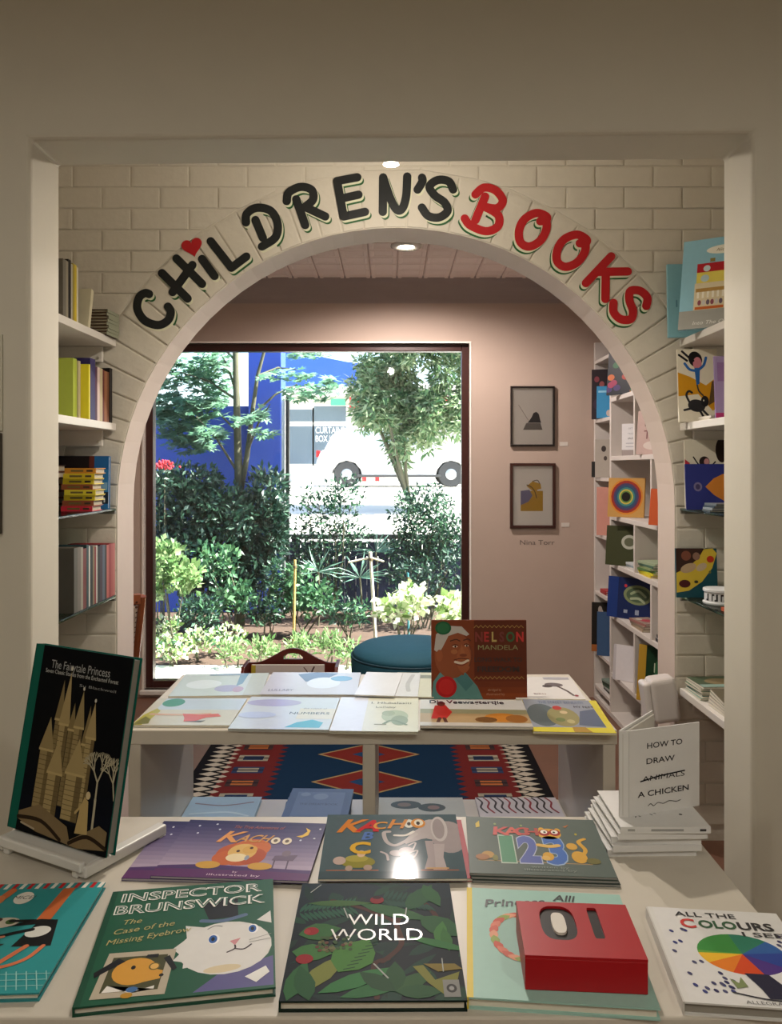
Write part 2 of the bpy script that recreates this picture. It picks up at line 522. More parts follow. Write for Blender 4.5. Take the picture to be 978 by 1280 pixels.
SIGN = [('C', 190, 390, 0, 44), ('H', 228, 349, 2, 45), ('i', 261, 335, -2, 44), ('L', 286, 312, 4, 42), ('D', 332, 281, 2, 46), ('R', 384, 257, 3, 46), ('E', 438, 247, 2, 45),
        ('N', 492, 244, 0, 43), ("'", 525, 230, 0, 40), ('S', 547, 249, 0, 46), ('b', 611, 263, 0, 51), ('o', 665, 287, 0, 44), ('o', 713, 313, 0, 44), ('k', 757, 346, 0, 46), ('s', 787, 381, 6, 42)]
YS = YA - PR - 0.0012
def paint(polys, yo, m, name, parent):
    b = MB()
    for p in polys:
        a = sum(p[i - 1][0] * p[i][1] - p[i][0] * p[i - 1][1] for i in range(len(p)))
        if a < 0: p = p[::-1]
        b.add([(x, YS - yo - 0.000005 * len(b.f), z) for x, z in p], [tuple(range(len(p)))])
    return b.build(name, m, parent)
SW = 10.5 * YA / FPX
for ch, cx, cy, extra, size in SIGN:
    key = ch if ch in GL and ch not in ('b',) else ch.upper()
    th = math.atan2(-(cx - 495.0), 633.0 - cy) + R(extra)
    sk = GL[key]; s = size * YA / FPX
    o = W(cx, cy, YA)
    lines = []
    for ln in sk:
        q = smooth_line(ln, 8) if len(ln) > 2 else ln
        lines.append([(o.x + ((u - .4) * s * math.cos(th) * .92 - (v - .5) * s * math.sin(th)), o.z + ((u - .4) * s * .92 * math.sin(th) + (v - .5) * s * math.cos(th))) for u, v in q])
    def shifted(dx, dz, wd): return [p for ln in lines for p in stroke_polys([(x + dx, z + dz) for x, z in ln], wd)]
    isred = ch in 'boks'
    L_ = paint(shifted(0, 0, SW), 0.0018, RED if isred else BLK, 'painted_letter', arch)
    L_['label'] = ('red' if isred else 'black') + ' painted letter ' + (ch.upper() if ch != "'" else 'apostrophe')
    dx = (-.010 if isred else .010)
    paint(shifted(dx, -.014, SW), 0.0, GRN, 'letter_shadow', L_)
    paint(shifted(dx * .55, -.008, SW * .98), 0.0009, CRM, 'letter_highlight', L_)
hp = []
ho = W(241, 309, YA); hs = 13.0 * YA / FPX; hth = R(14)
for i in range(36):
    t = 2 * PI * i / 36
    x = 16 * math.sin(t) ** 3 / 16; z_ = (13 * math.cos(t) - 5 * math.cos(2 * t) - 2 * math.cos(3 * t) - math.cos(4 * t)) / 16
    hp.append((ho.x + hs * (x * math.cos(hth) - z_ * math.sin(hth)), ho.z + hs * (x * math.sin(hth) + z_ * math.cos(hth))))
H_ = paint([hp], 0.0026, RED, 'painted_heart', arch); H_['label'] = 'small red heart dotting the letter i'

# far room
FXL, FXR, FZ = -2.12, 1.66, 2.71
struct(MB().box(FXL - .1, FXL, YB, YG, 0, 3.0).build('wall_far_left', PINKW), 'left wall of the far room')
struct(MB().box(FXR, FXR + .1, YB, YG, 0, 3.0).build('wall_far_right', PINKW), 'right wall of the far room behind the bookcase')
WXL, WXR, WZB, WZT = PX(180, YF), PX(587, YF), PZ(862, YF), PZ(429, YF)
fw = MB()
fw.box(FXL - .1, WXL, YF, YG, 0, 3.0).box(WXR, FXR + .1, YF, YG, 0, 3.0).box(WXL, WXR, YF, YG, WZT, 3.0).box(WXL, WXR, YF, YG, 0, WZB)
struct(fw.build('wall_window', PINKW), 'taupe pink wall around the big garden window')
fc = struct(MB().box(FXL - .1, FXR + .1, YB, YG, FZ, FZ + .15).build('ceiling_far', mat('c9b2a8', 0.7)), 'pale pink pressed ceiling of the far room')
TS, TD = 0.166, 0.150
tile = MB()
a, c = TS / 2 - .004, TD / 2 - .004
def rect(k, z): return [(-a + k, -c + k, z), (a - k, -c + k, z), (a - k, c - k, z), (-a + k, c - k, z)]
tile.add(rect(0, 0) + rect(.004, -.007) + rect(.022, -.007) + rect(.027, -.004),
         [(j * 4 + i, j * 4 + (i + 1) % 4, j * 4 + 4 + (i + 1) % 4, j * 4 + 4 + i) for j in range(3) for i in range(4)] + [(12, 13, 14, 15)])
tme = bpy.data.meshes.new('ceiling_panel'); tme.from_pydata(tile.v, [], tile.f); tme.materials.append(CEILP); tme.update()
yy = YB + TD / 2 + .01
while yy < YF - .05:
    xx = FXL + TS / 2
    while xx < FXR - .05:
        o = link('ceiling_panel', tme, fc); o.location = (xx, yy, FZ); xx += TS
    yy += TD
# coved cornice on the window wall, its shade put into the grey colour
pr = [(YF, FZ - .15)] + [(YF - .125 * (1 - math.cos(R(x))) - .0, FZ - .15 + .15 * math.sin(R(x))) for x in range(0, 91, 10)] + [(YF - .125, FZ), (YF, FZ)]
co = MB().prism([(y, z) for y, z in pr], lambda a, b, d: (d, a, b), FXL, FXR)
struct(co.build('trim_1', mat('a0928e', 0.7, 0.06, 0.1, 8.0)), 'coved cornice above the garden window, its shade painted grey')
# window
win = bpy.data.objects.new('window_1', None); COL.objects.link(win); struct(win, 'large fixed garden window with a dark mahogany frame')
win.location = ((WXL + WXR) / 2, YF, WZB)
wl = Matrix.Translation(win.location).inverted()
FRM = mat('3b1712', 0.35, 0.15, 0.0, 18.0)
FWd = 0.046
def wbox(name, m, x0, x1, y0, y1, z0, z1, bev=.004):
    o = MB().box(x0, x1, y0, y1, z0, z1, None, wl).build(name, m, win, bev); return o
wbox('window_frame', FRM, WXL, WXL + FWd, YF + .04, YF + .11, WZB, WZT)
wbox('window_frame', FRM, WXR - FWd, WXR, YF + .04, YF + .11, WZB, WZT)
wbox('window_frame', FRM, WXL + FWd, WXR - FWd, YF + .04, YF + .11, WZT - FWd, WZT)
wbox('window_frame', FRM, WXL + FWd, WXR - FWd, YF + .04, YF + .11, WZB, WZB + FWd)
wbox('pane', glass_mat('window_glass'), WXL + FWd, WXR - FWd, YF + .072, YF + .078, WZB + FWd, WZT - FWd, 0)
wbox('window_sill', WHITE2, WXL - .02, WXR + .02, YF - .03, YF + .04, WZB - .03, WZB, .005)
# pale strips round the reveal, painting in the highlight on its plaster edge
bd = MB(); e = .012
bd.box(WXR, WXR + e, YF - .006, YF + .03, WZB, WZT + e, None, wl).box(WXL - e, WXL, YF - .006, YF + .03, WZB, WZT + e, None, wl).box(WXL, WXR, YF - .006, YF + .03, WZT, WZT + e, None, wl)
bd.build('lit_edge_strip', mat('e6dcd2', 0.5), win)
# unseen roof edge added over the window to block sun
struct(MB().box(-4, 4, YG, YG + .2, 2.86, 2.96).build('added_eave', mat('d8d2c8', 0.7)), 'unseen eave added above the window to block sun')

# ================================================================ LAMPS
def lamp(parent, loc, power, col, kind='SPOT', size=0.05, ang=120, blend=.8, rot=None):
    d = bpy.data.lights.new('lamp_light', kind); d.energy = power; d.color = col
    if kind == 'SPOT': d.spot_size = R(ang); d.spot_blend = blend; d.shadow_soft_size = size
    else: d.shadow_soft_size = size
    o = bpy.data.objects.new('lamp_light', d); COL.objects.link(o); o.parent = parent; o.location = loc
    if rot: o.rotation_euler = rot
    return o
WARM = (1.0, 0.90, 0.77); COOL = (1.0, 0.89, 0.82)
def downlight(x, y, z, label, power, col=WARM, r=.085, ang=130, group=None, size=.05, rot=None, blend=.8):
    t = thing('downlight', label, 'light', (x, y, z), group)
    MB().lathe([(r * .5, -.002), (r * .58, -.012), (r * .8, -.016), (r, -.008), (r, 0), (r * .5, 0)], n=28).build('ring', mat('d8d4cc', 0.25, 0.02, 0, 20), t, smooth=True)
    MB().lathe([(r * .02, -.013), (r * .3, -.011), (r * .5, -.004), (r * .5, -.001)], n=20).build('bulb', mat('fff1dc', 0.3, 0, 0, 20, 0, 25.0), t)
    lamp(t, (0, 0, -.03), power, col, 'SPOT', size, ang, blend, rot=rot)
    return t
downlight(PX(508, 4.36), 4.36, FZ - .007, 'recessed round downlight in the far room ceiling just under the arch', 74, COOL, ang=168, size=.03, blend=.5)
# surface spot in the alcove, its lower rim just below the lintel
sp = thing('ceiling_spotlight', 'small bright ceiling spotlight peeping below the square opening', 'light', (PX(489, 2.62), 2.62, 2.95))
zb = PZ(206, 2.62) - 2.95
MB().tube([(0, 0, 0), (0, 0, zb + .06)], .012, n=10).build('stem', mat('c8c4bc', 0.3, 0.02), sp)
MB().lathe([(.012, zb + .075), (.024, zb + .06), (.027, zb + .005), (.0265, zb + .001), (.023, zb + .001), (.023, zb + .004), (.012, zb + .006)], n=24).build('shade', mat('c8c4bc', 0.3, 0.02), sp, smooth=True)
MB().lathe([(.001, zb), (.015, zb + .001), (.023, zb + .004), (.012, zb + .012)], n=20).build('bulb', mat('fff1dc', 0.3, 0, 0, 20, 0, 25.0), sp)
lamp(sp, (0, 0, zb - .02), 40, WARM, 'SPOT', .03, 165)
lamp(sp, (0, 0, zb - .035), 6.5, WARM, 'POINT', .03)
for i, (x, y, pw) in enumerate(((-1.2, -.55, 29), (1.3, -.65, 32), (0.1, -1.3, 33))):  # unseen lamps added behind the camera to brighten front wall and table
    downlight(x, y, 3.0, ['recessed downlight over the left of the front table', 'recessed downlight over the right of the front table', 'recessed downlight behind the photographer'][i], pw, (1.0, 0.935, 0.825), .06, 176, 'front room downlights', blend=.4)
# ================================================================ DISPLAY TABLES (open cube shelving)
def cube_table(label, x0, x1, y0, y1, xd):
    t = thing('display_table', label, 'table', ((x0 + x1) / 2, (y0 + y1) / 2, 0))
    k = Matrix.Translation(t.location).inverted()
    s = .035
    def bb(n, *a): MB().box(*a, None, k).build(n, WHITE, t, .003)
    bb('table_top', x0 - .004, x1 + .004, y0 - .004, y1 + .004, ZT - .04, ZT)
    bb('side_panel', x0, x0 + s, y0, y1, 0, ZT - .04); bb('side_panel', x1 - s, x1, y0, y1, 0, ZT - .04)
    bb('divider', xd - s / 2, xd + s / 2, y0, y1, .04, ZT - .04)
    bb('bottom_panel', x0 + s, x1 - s, y0, y1, .0, .04)
    bb('shelf', x0 + s, xd - s / 2, y0, y1, .30, .335); bb('shelf', xd + s / 2, x1 - s, y0, y1, .30, .335)
    return t
T1 = cube_table('white cube display table in the foreground covered with picture books', -.752, .592, 1.052, 1.65, -.08)
T2 = cube_table('white cube display table under the arch with an open shelf below', PX(160, 2.2), PX(770, 2.2), 2.2, 2.79, PX(461.5, 2.2))

# ---- front table
def leaves(n, seed, cols, ln=(.1, .25), wd=(.03, .07), box=(0, 0, 1, 1)):
    r = random.Random(seed)
    return [('l', r.uniform(box[0], box[2]), r.uniform(box[1], box[3]), r.uniform(*ln), r.uniform(*wd), r.uniform(0, 360), r.choice(cols)) for _ in range(n)]

# teal book with red and white striped edge (left, cut by the frame)
w, h, M = flatpx((-78, 1106), (130, 1104), (49, 1243), (-205, 1246), .782, .012)
a = [('r', 0, 0, 1, 1, '2e8f92')]
for i in range(22):
    u = 1.0 - i * .047
    a.append(('p', [(u - .021, .955), (u, .955), (u - .002, 1), (u - .023, 1)] if False else [(u - .034, .94), (u - .01, .94), (u + .0, 1), (u - .024, 1)], 'b9151f' if i % 2 else 'e4e0d6'))
a += [('p', [(.735, .60), (.80, .60), (.835, .935), (.77, .935)], 'c4683a'),
      ('p', [(.735, .60), (.735, .61), (.80, .94), (.84, .94), (.815, .60)], 'c4683a'),
      ('p', [(.70, .37), (.91, .37), (.86, .61), (.76, .62), (.60, .57), (.60, .55), (.75, .57)], '14161a'),
      ('e', .79, .50, .068, .05, 'dcdcd6', 18), ('s', [(.75, .52), (.66, .49), (.55, .44)], .03, '14161a'), ('s', [(.62, .46), (.55, .44)], .02, 'd88a6a'),
      ('e', .55, .59, .10, .05, 'cfc7b8', 8), ('e', .60, .60, .03, .025, '4b6a35'), ('e', .52, .62, .025, .02, '4a2a24'), ('e', .50, .57, .03, .03, '7a4a4a'), ('s', [(.60, .605), (.73, .605)], .025, '14161a'),
      ('e', .57, .84, .055, .065, 'e6e2d8'), ('s', [(.37, .9), (.42, .8), (.47, .92)], .05, 'c4683a'), ('e', .40, .80, .03, .07, 'c4683a', -15), ('e', .43, .82, .035, .05, 'd07a48'),
      ('t', 'MICE!', .57, .845, .035, '1a1a1a', {'shear': .2}),
      ('s', [(.78, .37), (.70, .24), (.62, .12), (.56, .02)], .03, 'cf7550'), ('s', [(.87, .37), (.83, .27), (.75, .21), (.66, .19)], .025, 'cf7550'),
      ('t', 'ly', .55, .37, .18, '0f1a1c', {'shear': .2}), ('t', 'es', .56, .21, .13, '0f1a1c', {'shear': .1})]
for i in range(9):
    a.append(('S', [(.62 + i * .05, .16), (.68 + i * .05, .02)], .005, '8fc4c0'))
for i in range(3):
    a.append(('S', [(.60, .05 + i * .045), (1, .05 + i * .045)], .004, '8fc4c0'))
book('teal picture book with a red and white striped edge, cut by the left border', w, h, .012, '2b7f83', M, art=a, spine='27686c')

# green book, white cat
w, h, M = flatpx((137, 1113), (338, 1101), (349, 1236), (98, 1256), .783, .013)
IG = '1f5740'
a = [('r', 0, 0, 1, 1, IG), ('r', 0, 0, .035, 1, '1a4a37'),
     ('p', [(.58, .02), (.99, .02), (.99, .25), (.9, .22), (.72, .16)], '5e5a8e'),
     ('p', [(.62, .62), (.56, .80), (.78, .83), (.79, .63)], '15181c'), ('s', [(.58, .615), (.70, .60), (.83, .64)], .03, '5b6f8f'),
     ('p', [(.51, .45), (.49, .58), (.60, .55)], 'dcdad6'), ('p', [(.90, .58), (.98, .66), (.985, .54)], 'dcdad6'),
     ('p', [(.50, .45), (.44, .38), (.48, .33), (.45, .28), (.51, .26), (.51, .21), (.57, .22), (.62, .4)], 'dcdad6'),
     ('e', .73, .36, .255, .225, 'dedcd9', 9), ('e', .72, .18, .10, .03, 'd9c9a8', 5),
     ('e', .66, .435, .032, .045, 'f2f2f2'), ('e', .655, .435, .024, .036, '2a5ea8'), ('e', .655, .435, .010, .018, '101418'),
     ('e', .88, .50, .030, .043, 'f2f2f2'), ('e', .875, .50, .022, .034, '2a5ea8'), ('e', .875, .50, .010, .018, '101418'),
     ('p', [(.75, .405), (.81, .425), (.78, .365)], 'cf8f94'), ('s', [(.74, .31), (.78, .335), (.78, .365)], .009, '3a2f33'), ('s', [(.78, .335), (.83, .325), (.87, .36)], .009, '3a2f33'),
     ('p', [(.84, .10), (.95, .17), (.97, .12), (.90, .05)], 'e8e8e4'),
     ('s', [(.62, .53), (.66, .555), (.70, .545)], .007, '8a8a8a'), ('s', [(.86, .40), (.98, .44)], .004, '9a9a9a'), ('s', [(.86, .38), (.98, .40)], .004, '9a9a9a'),
     ('p', [(.07, .04), (.44, .03), (.46, .38), (.10, .39)], 'b7ac98'), ('p', [(.11, .08), (.40, .07), (.42, .34), (.13, .35)], '49492c'),
     ('e', .26, .225, .115, .105, 'd49a3c'), ('p', [(.30, .26), (.41, .21), (.40, .15), (.30, .13)], 'd49a3c'), ('e', .405, .175, .012, .012, '17161a'), ('e', .25, .255, .012, .016, '17161a'), ('e', .36, .25, .030, .03, '6a5a2a'), ('e', .36, .25, .022, .022, 'e0b060'),
     ('p', [(.05, .24), (.16, .34), (.2, .31), (.06, .20)], '16181c'), ('p', [(.40, .31), (.46, .20), (.48, .22), (.43, .33)], '16181c'), ('p', [(.30, .325), (.31, .35), (.37, .35), (.37, .32)], '16181c'),
     ('p', [(.14, .13), (.26, .06), (.38, .10), (.38, .075), (.12, .08)], 'e4e0d8'), ('e', .27, .085, .03, .02, '3f6aa0'), ('e', .25, .045, .03, .02, 'b98a2a'),
     ('t', 'INSPECTOR', .50, .915, .085, 'e9e7e0', {'fit': .86, 'bold': .03}), ('t', 'INSPECTOR', .50, .915, .081, IG, {'fit': .845, 'bold': -.012}), ('t', 'BRUNSWICK', .50, .79, .085, 'e9e7e0', {'fit': .9, 'bold': .03}), ('t', 'BRUNSWICK', .50, .79, .081, IG, {'fit': .885, 'bold': -.012}),
     ('t', 'The', .17, .665, .045, 'b3a767', {'shear': .3, 'rot': 5}), ('t', 'Case of the', .25, .595, .045, 'b3a767', {'shear': .3, 'rot': 8, 'fit': .34}), ('t', 'Missing Eyebrow', .29, .515, .045, 'b3a767', {'rot': 9, 'shear': .3, 'fit': .46})]
book('dark green hardback with a white cat in a top hat on the cover', w, h, .013, '1b4b39', M, art=a)

# jungle book
w, h, M = flatpx((379, 1105), (563, 1103), (583, 1250), (347, 1252), .785, .015)
GR = ['2f5f36', '3c7a3e', '274e34', '1f4434', '4d8a44', '205048']
a = [('r', 0, 0, 1, 1, '14232c'), ('g', 0, .55, 1, 1, '15262f', '1a3340', 6)]
a += leaves(46, 3, ['1d3f33', '1b4a3c', '20503a', '173a35'], (.12, .3), (.04, .09))
a += [('s', [(.55, .28), (.66, .42), (.64, .62), (.78, .80), (.86, .72), (.90, .6)], .028, '5a3428'), ('s', [(.22, .82), (.42, .74), (.62, .62)], .026, '5a3428'), ('s', [(.52, .02), (.5, .25), (.58, .30)], .026, '5a3428')]
for b0, b1, n_, c_ in (((.02, .70), (.36, .76), 12, '2d6b52'), ((.55, .83), (.85, .78), 10, '25594a')):
    for i in range(n_):
        t = i / n_; u = b0[0] + (b1[0] - b0[0]) * t; v = b0[1] + (b1[1] - b0[1]) * t
        a += [('l', u, v, .10, .022, 70, c_), ('l', u, v, .10, .022, -55, c_)]
a += [('l', .04, .50, .22, .15, 15, '3f7d3f'), ('l', .02, .36, .20, .14, -5, '4b8c45'), ('l', .06, .79, .36, .06, 0, '4c7a3d'), ('l', .40, .78, .42, .10, -22, '3e7746'), ('l', .70, .72, .3, .12, 60, '2f6a3f'), ('l', .78, .66, .28, .16, -40, '346f3f'), ('l', .82, .98, .24, .09, -70, '35723f'),
      ('l', .10, .06, .34, .11, 55, '98a04a'), ('l', .30, .20, .30, .22, 62, '57993f'), ('l', .20, .05, .40, .10, 28, '3f8f4d'), ('l', .32, .02, .36, .09, 20, '378046'), ('l', .04, .0, .3, .10, 78, '3a7a44'), ('l', .16, .0, .26, .10, 105, '2f6a3e'),
      ('l', .62, .06, .22, .10, 40, '3b6f3d'), ('l', .62, .06, .22, .10, 90, '2f6238'), ('l', .62, .06, .22, .10, 140, '2d5c38'), ('l', .62, .06, .22, .10, 0, '33683b'), ('l', .88, .42, .2, .07, 80, '4f9446'), ('l', .94, .36, .2, .06, 95, '43863f'), ('l', .70, .48, .34, .06, -22, '3f8a48'),
      ('p', [(.72, .24), (.78, .25), (.84, .14), (.98, .20), (.94, .05), (.90, .02), (.80, .12)], '9b9a45'), ('p', [(.78, .26), (.96, .26), (1, .22), (.86, .20)], 'a08a3a')]
for i in range(9): a.append(('S', [(.33 + i * .02, .22 + i * .03), (.39 + i * .02, .235 + i * .03)], .006, '24502c'))
a += [('e', .115, .53, .045, .035, 'b8242a'), ('e', .10, .30, .05, .038, 'b8242a'), ('e', .51, .82, .045, .038, 'a31d22'), ('e', .51, .845, .03, .015, '3a0d10'), ('e', .09, .525, .02, .02, 'c9403a'),
      ('S', [(.30, .74), (.33, .65)], .007, 'cfd6d0'), ('S', [(.70, .74), (.69, .66)], .007, 'cfd6d0'), ('S', [(.50, .26), (.58, .155)], .008, 'cfd6d0'), ('S', [(.07, .90), (.13, .98)], .006, 'cfd6d0'), ('S', [(.89, .30), (.89, .20)], .005, 'cfd6d0'),
      ('r', .88, .02, .97, .14, 'a8a8a4'), ('e', .925, .08, .028, .03, '4a4a48'), ('e', .925, .08, .014, .015, 'c0c0bc'),
      ('t', 'WILD', .52, .635, .10, 'f0f0ee', {'fit': .38, 'bold': -.005, 'rough': .2}), ('t', 'WORLD', .51, .50, .10, 'f0f0ee', {'fit': .56, 'bold': -.005, 'rough': .2})]
r_ = random.Random(4)
for i in range(40): a.append(('e', .26 + r_.uniform(-.1, .1), .42 + r_.uniform(-.06, .06), .012, .012, r_.choice(['6a6a3a', '7a4a3a', '4a6a3a', '8a8a5a'])))
def _dk(c, f=.78): return ''.join('%02x' % int(int(c[i:i + 2], 16) * f) for i in (0, 2, 4))
a = [tuple(_dk(q) if isinstance(q, str) and len(q) == 6 and it[0] != 't' else q for q in it) for it in a]
book('dark jungle picture book lying front and centre on the display table', w, h, .015, '16251f', M, art=a, spine='182a20', rough=.5)

# aqua book with yellow spine, red box on top
w, h, M = flatpx((583, 1109), (779, 1119), (820, 1258), (585, 1249), .786, .016)
AQ = '9cc3b8'
a = [('r', .035, 0, 1, 1, AQ), ('r', 0, 0, .035, 1, 'd6bd3a')]
for i in range(26):
    th = 2 * PI * i / 26
    a.append(('l', .33 + .17 * math.cos(th), .52 + .21 * math.sin(th), .10, .05, math.degrees(th) + 100, ['d77b62', 'c9604c', 'dd9a78', '8ea24c', 'c8563f'][i % 5]))
a += [('t', 'Princess', .30, .855, .075, '23292c', {'rot': 8, 'shear': .25, 'bold': .015}), ('t', 'Alli', .62, .925, .065, '23292c', {'shear': .25, 'bold': .015}), ('S', [(.385, .60), (.385, .30)], .004, 'd8ecea')]
book('pale aqua picture book with a yellow spine lying under the red box', w, h, .016, AQ, M, art=a, spine='d6bd3a')
zt = .786
BX = [G(647, 1125, zt + .046), G(786, 1131, zt + .046), G(810, 1203, zt + .046), G(651, 1198, zt + .046)]
ctr = sum(BX, Vector()) / 4; w = .163; h = .135; ang = math.atan2((BX[2] - BX[3]).y, (BX[2] - BX[3]).x) * .6 - .035
rb = thing('slipcase_box', 'thick red boxed book with black numerals lying on the aqua book', 'box', flat(ctr.x, ctr.y, zt + .0006, ang))
REDB = mat('a80d18', 0.42, 0.04, 0, 30)
# body with two cut-out numerals: top sheet is built round a recessed black tray
MB().box(-w / 2, w / 2, -h / 2, h / 2, 0, .043).build('box_body', REDB, rb, .001)
z0 = .043
def loop(cx, cy, rx, ry, n=32, e=3.0):
    o = []
    for i in range(n):
        t = 2 * PI * i / n; c, s = math.cos(t), math.sin(t)
        o.append((cx + rx * abs(c) ** (2 / e) * (1 if c > 0 else -1), cy + ry * abs(s) ** (2 / e) * (1 if s > 0 else -1)))
    return o
L1 = loop(-w * .16, h * .10, w * .155, h * .32); L2 = loop(w * .17, h * .12, w * .045, h * .29, e=8)
lid = MB()
xs_ = [-w / 2, w * .005, w * .10, w * .24, w / 2]
# left half: ring of quads between box border and the 0
def ringfill(loopp, x0, x1, y0, y1, z):
    n = len(loopp); cx = sum(p[0] for p in loopp) / n; cy = sum(p[1] for p in loopp) / n; out = []
    for x, y in loopp:
        dx, dy = x - cx, y - cy; tt = []
        if dx > 1e-9: tt.append((x1 - cx) / dx)
        if dx < -1e-9: tt.append((x0 - cx) / dx)
        if dy > 1e-9: tt.append((y1 - cy) / dy)
        if dy < -1e-9: tt.append((y0 - cy) / dy)
        t = min(tt); out.append((cx + dx * t, cy + dy * t))
    vs = [(x, y, z) for x, y in loopp] + [(x, y, z) for x, y in out] + [(x, y, z0) for x, y in loopp]
    fs = [(i, n + i, n + (i + 1) % n, (i + 1) % n) for i in range(n)] + [(i, (i + 1) % n, 2 * n + (i + 1) % n, 2 * n + i) for i in range(n)]
    lid.add(vs, fs)
    # corners
    def side(p): return [k for k, v in enumerate((abs(p[0] - x0), abs(p[0] - x1), abs(p[1] - y0), abs(p[1] - y1))) if v < 1e-7]
    for i in range(n):
        p, q = out[i], out[(i + 1) % n]
        if not set(side(p)) & set(side(q)):
            ks_ = set(side(p)) | set(side(q))
            X = x0 if 0 in ks_ else x1; Y = y0 if 2 in ks_ else y1
            lid.add([(X, Y, z), (p[0], p[1], z), (q[0], q[1], z)], [(0, 2, 1)])
zl = .047
ringfill(L1, -w / 2, w * .03, -h / 2, h / 2, zl); ringfill(L2, w * .03, w / 2, -h / 2, h / 2, zl)
for (p, q) in (((-w / 2, -h / 2), (w / 2, -h / 2)), ((w / 2, -h / 2), (w / 2, h / 2)), ((w / 2, h / 2), (-w / 2, h / 2)), ((-w / 2, h / 2), (-w / 2, -h / 2))):
    lid.add([(p[0], p[1], z0), (q[0], q[1], z0), (q[0], q[1], zl), (p[0], p[1], zl)], [(0, 1, 2, 3)])
lid.build('lid', REDB, rb)
bk = MB()
bk.add([(x, y, z0 + .0004) for x, y in L1], [tuple(range(len(L1)))]); bk.add([(x, y, z0 + .0004) for x, y in L2], [tuple(range(len(L2)))])
bk.build('numeral', mat('101010', 0.4), rb)
L3 = loop(-w * .155, h * .10, w * .062, h * .19)
MB().prism(L3, lambda a, b, d: (a, b, d), z0 + .0004, zl).build('numeral_centre', mat('d6d0c6', 0.5), rb)

# colours book
fl_, bl_ = G(854, 1252, .788), G(808, 1134, .788)
w, h = .200, .230
yd = (bl_ - fl_).normalized(); xd = Vector((yd.y, -yd.x, 0))
M = axes(fl_ + xd * w / 2 + yd * h / 2 - Vector((0, 0, .018)), xd, yd, (0, 0, 1))
a = [('r', .05, 0, 1, 1, 'dbdad8')]
cx, cy = .56, .50
for i, c in enumerate(['3c8a3f', '2e7a62', '2c5a9a', '27408f', '4a2f7e', 'd0491f', 'e07c22', 'e8b62c', '6aa13a']):
    t0, t1 = [(95, 180), (45, 95), (10, 45), (-35, 10), (-75, -35), (-115, -75), (-150, -115), (-180, -150), (175, 182)][i]
    pts = [(cx, cy)] + [(cx + .31 * math.cos(R(t0 + (t1 - t0) * j / 8)), cy + .215 * math.sin(R(t0 + (t1 - t0) * j / 8))) for j in range(9)]
    a.append(('p', pts, c))
r_ = random.Random(2)
for i in range(44):
    u, v = r_.choice([(r_.uniform(.08, .26), r_.uniform(.1, .80)), (r_.uniform(.86, .98), r_.uniform(.3, .78)), (r_.uniform(.1, .4), r_.uniform(.08, .3))])
    a.append(('e', u, v, .014, .018, r_.choice(['3a3f7a', '4a4a6e', '2f2f5a']), 30))
a += [('p', [(.50, .30), (.66, .30), (.72, .20), (.84, .20), (.84, .08), (.78, .08), (.76, .13), (.68, .13), (.66, .07), (.58, .07), (.56, .16)], '23233a'),
      ('s', [(.82, .20), (.80, .26), (.86, .24)], .01, '23233a'), ('p', [(.40, .15), (.38, .24), (.43, .20), (.46, .26), (.48, .17)], '7d8a5c'), ('s', [(.36, .11), (.6, .06), (.9, .06)], .012, '2e2e38'), ('p', [(.88, .10), (.93, .20), (.97, .12)], '6f8a5c'),
      ('t', 'ALL THE', .43, .925, .055, '232328', {'fit': .46, 'bold': .01}), ('t', 'C', .27, .815, .10, 'c8352e', {'bold': .03}),
      ('t', 'OLO', .49, .815, .085, '2c5a3a', {'fit': .28, 'bold': .03}), ('t', 'URS', .77, .815, .085, '232328', {'fit': .26, 'bold': .03}), ('t', 'I SEE', .79, .72, .05, '232328', {'fit': .30, 'bold': .01}), ('t', 'ALLEGRA AGLIARDI', .66, .03, .03, '6a6a6a', {'fit': .5})]
book('white hardback with a rainbow coloured round tree lying at the right corner', w, h, .018, 'd9d8d4', M, art=a, spine='c9c6c0', pages='8f8a80')

# three landscape books in the second row
def kach(title_col, a_extra, base): return base + a_extra
LION = [('g', 0, .16, 1, 1, 'a796ac', '2a2452', 12), ('r', 0, 0, 1, .13, '5a2a5e'), ('s', [(-.02, .14), (.3, .18), (.6, .16), (1.02, .13)], .05, '4a2c62'),
        ('e', .50, .40, .17, .20, 'b9582a'), ('e', .55, .50, .13, .16, 'c76a34'), ('e', .42, .32, .10, .12, 'c2602c'), ('e', .58, .36, .09, .14, 'b04e26'), ('e', .50, .43, .095, .14, 'd9ae5e'), ('e', .48, .33, .07, .07, 'e8d4a8'), ('e', .545, .47, .05, .07, 'd4a24c'),
        ('e', .47, .44, .012, .02, '4a2a14'), ('e', .55, .50, .012, .02, '4a2a14'), ('e', .32, .20, .08, .06, 'c99a3c'), ('e', .66, .20, .08, .06, 'c99a3c'), ('e', .55, .33, .015, .04, '8f97a8'),
        ('p', [(.72, .30), (.86, .30), (.88, .40), (.73, .38)], '6b5a70'), ('S', [(.74, .30), (.745, .17)], .012, '5a4a60'), ('S', [(.83, .30), (.835, .17)], .012, '5a4a60'), ('e', .80, .42, .03, .05, '7a6a78'),
        ('p', [(.865, .90), (.885, .83), (.86, .76), (.82, .73), (.86, .71), (.90, .76), (.905, .85)], 'e3b944')]
for u, v in ((.10, .88), (.22, .92), (.26, .82), (.12, .74), (.86, .66), (.95, .70), (.97, .88), (.75, .62)): LION.append(('e', u, v, .008, .014, 'cfd0dc'))
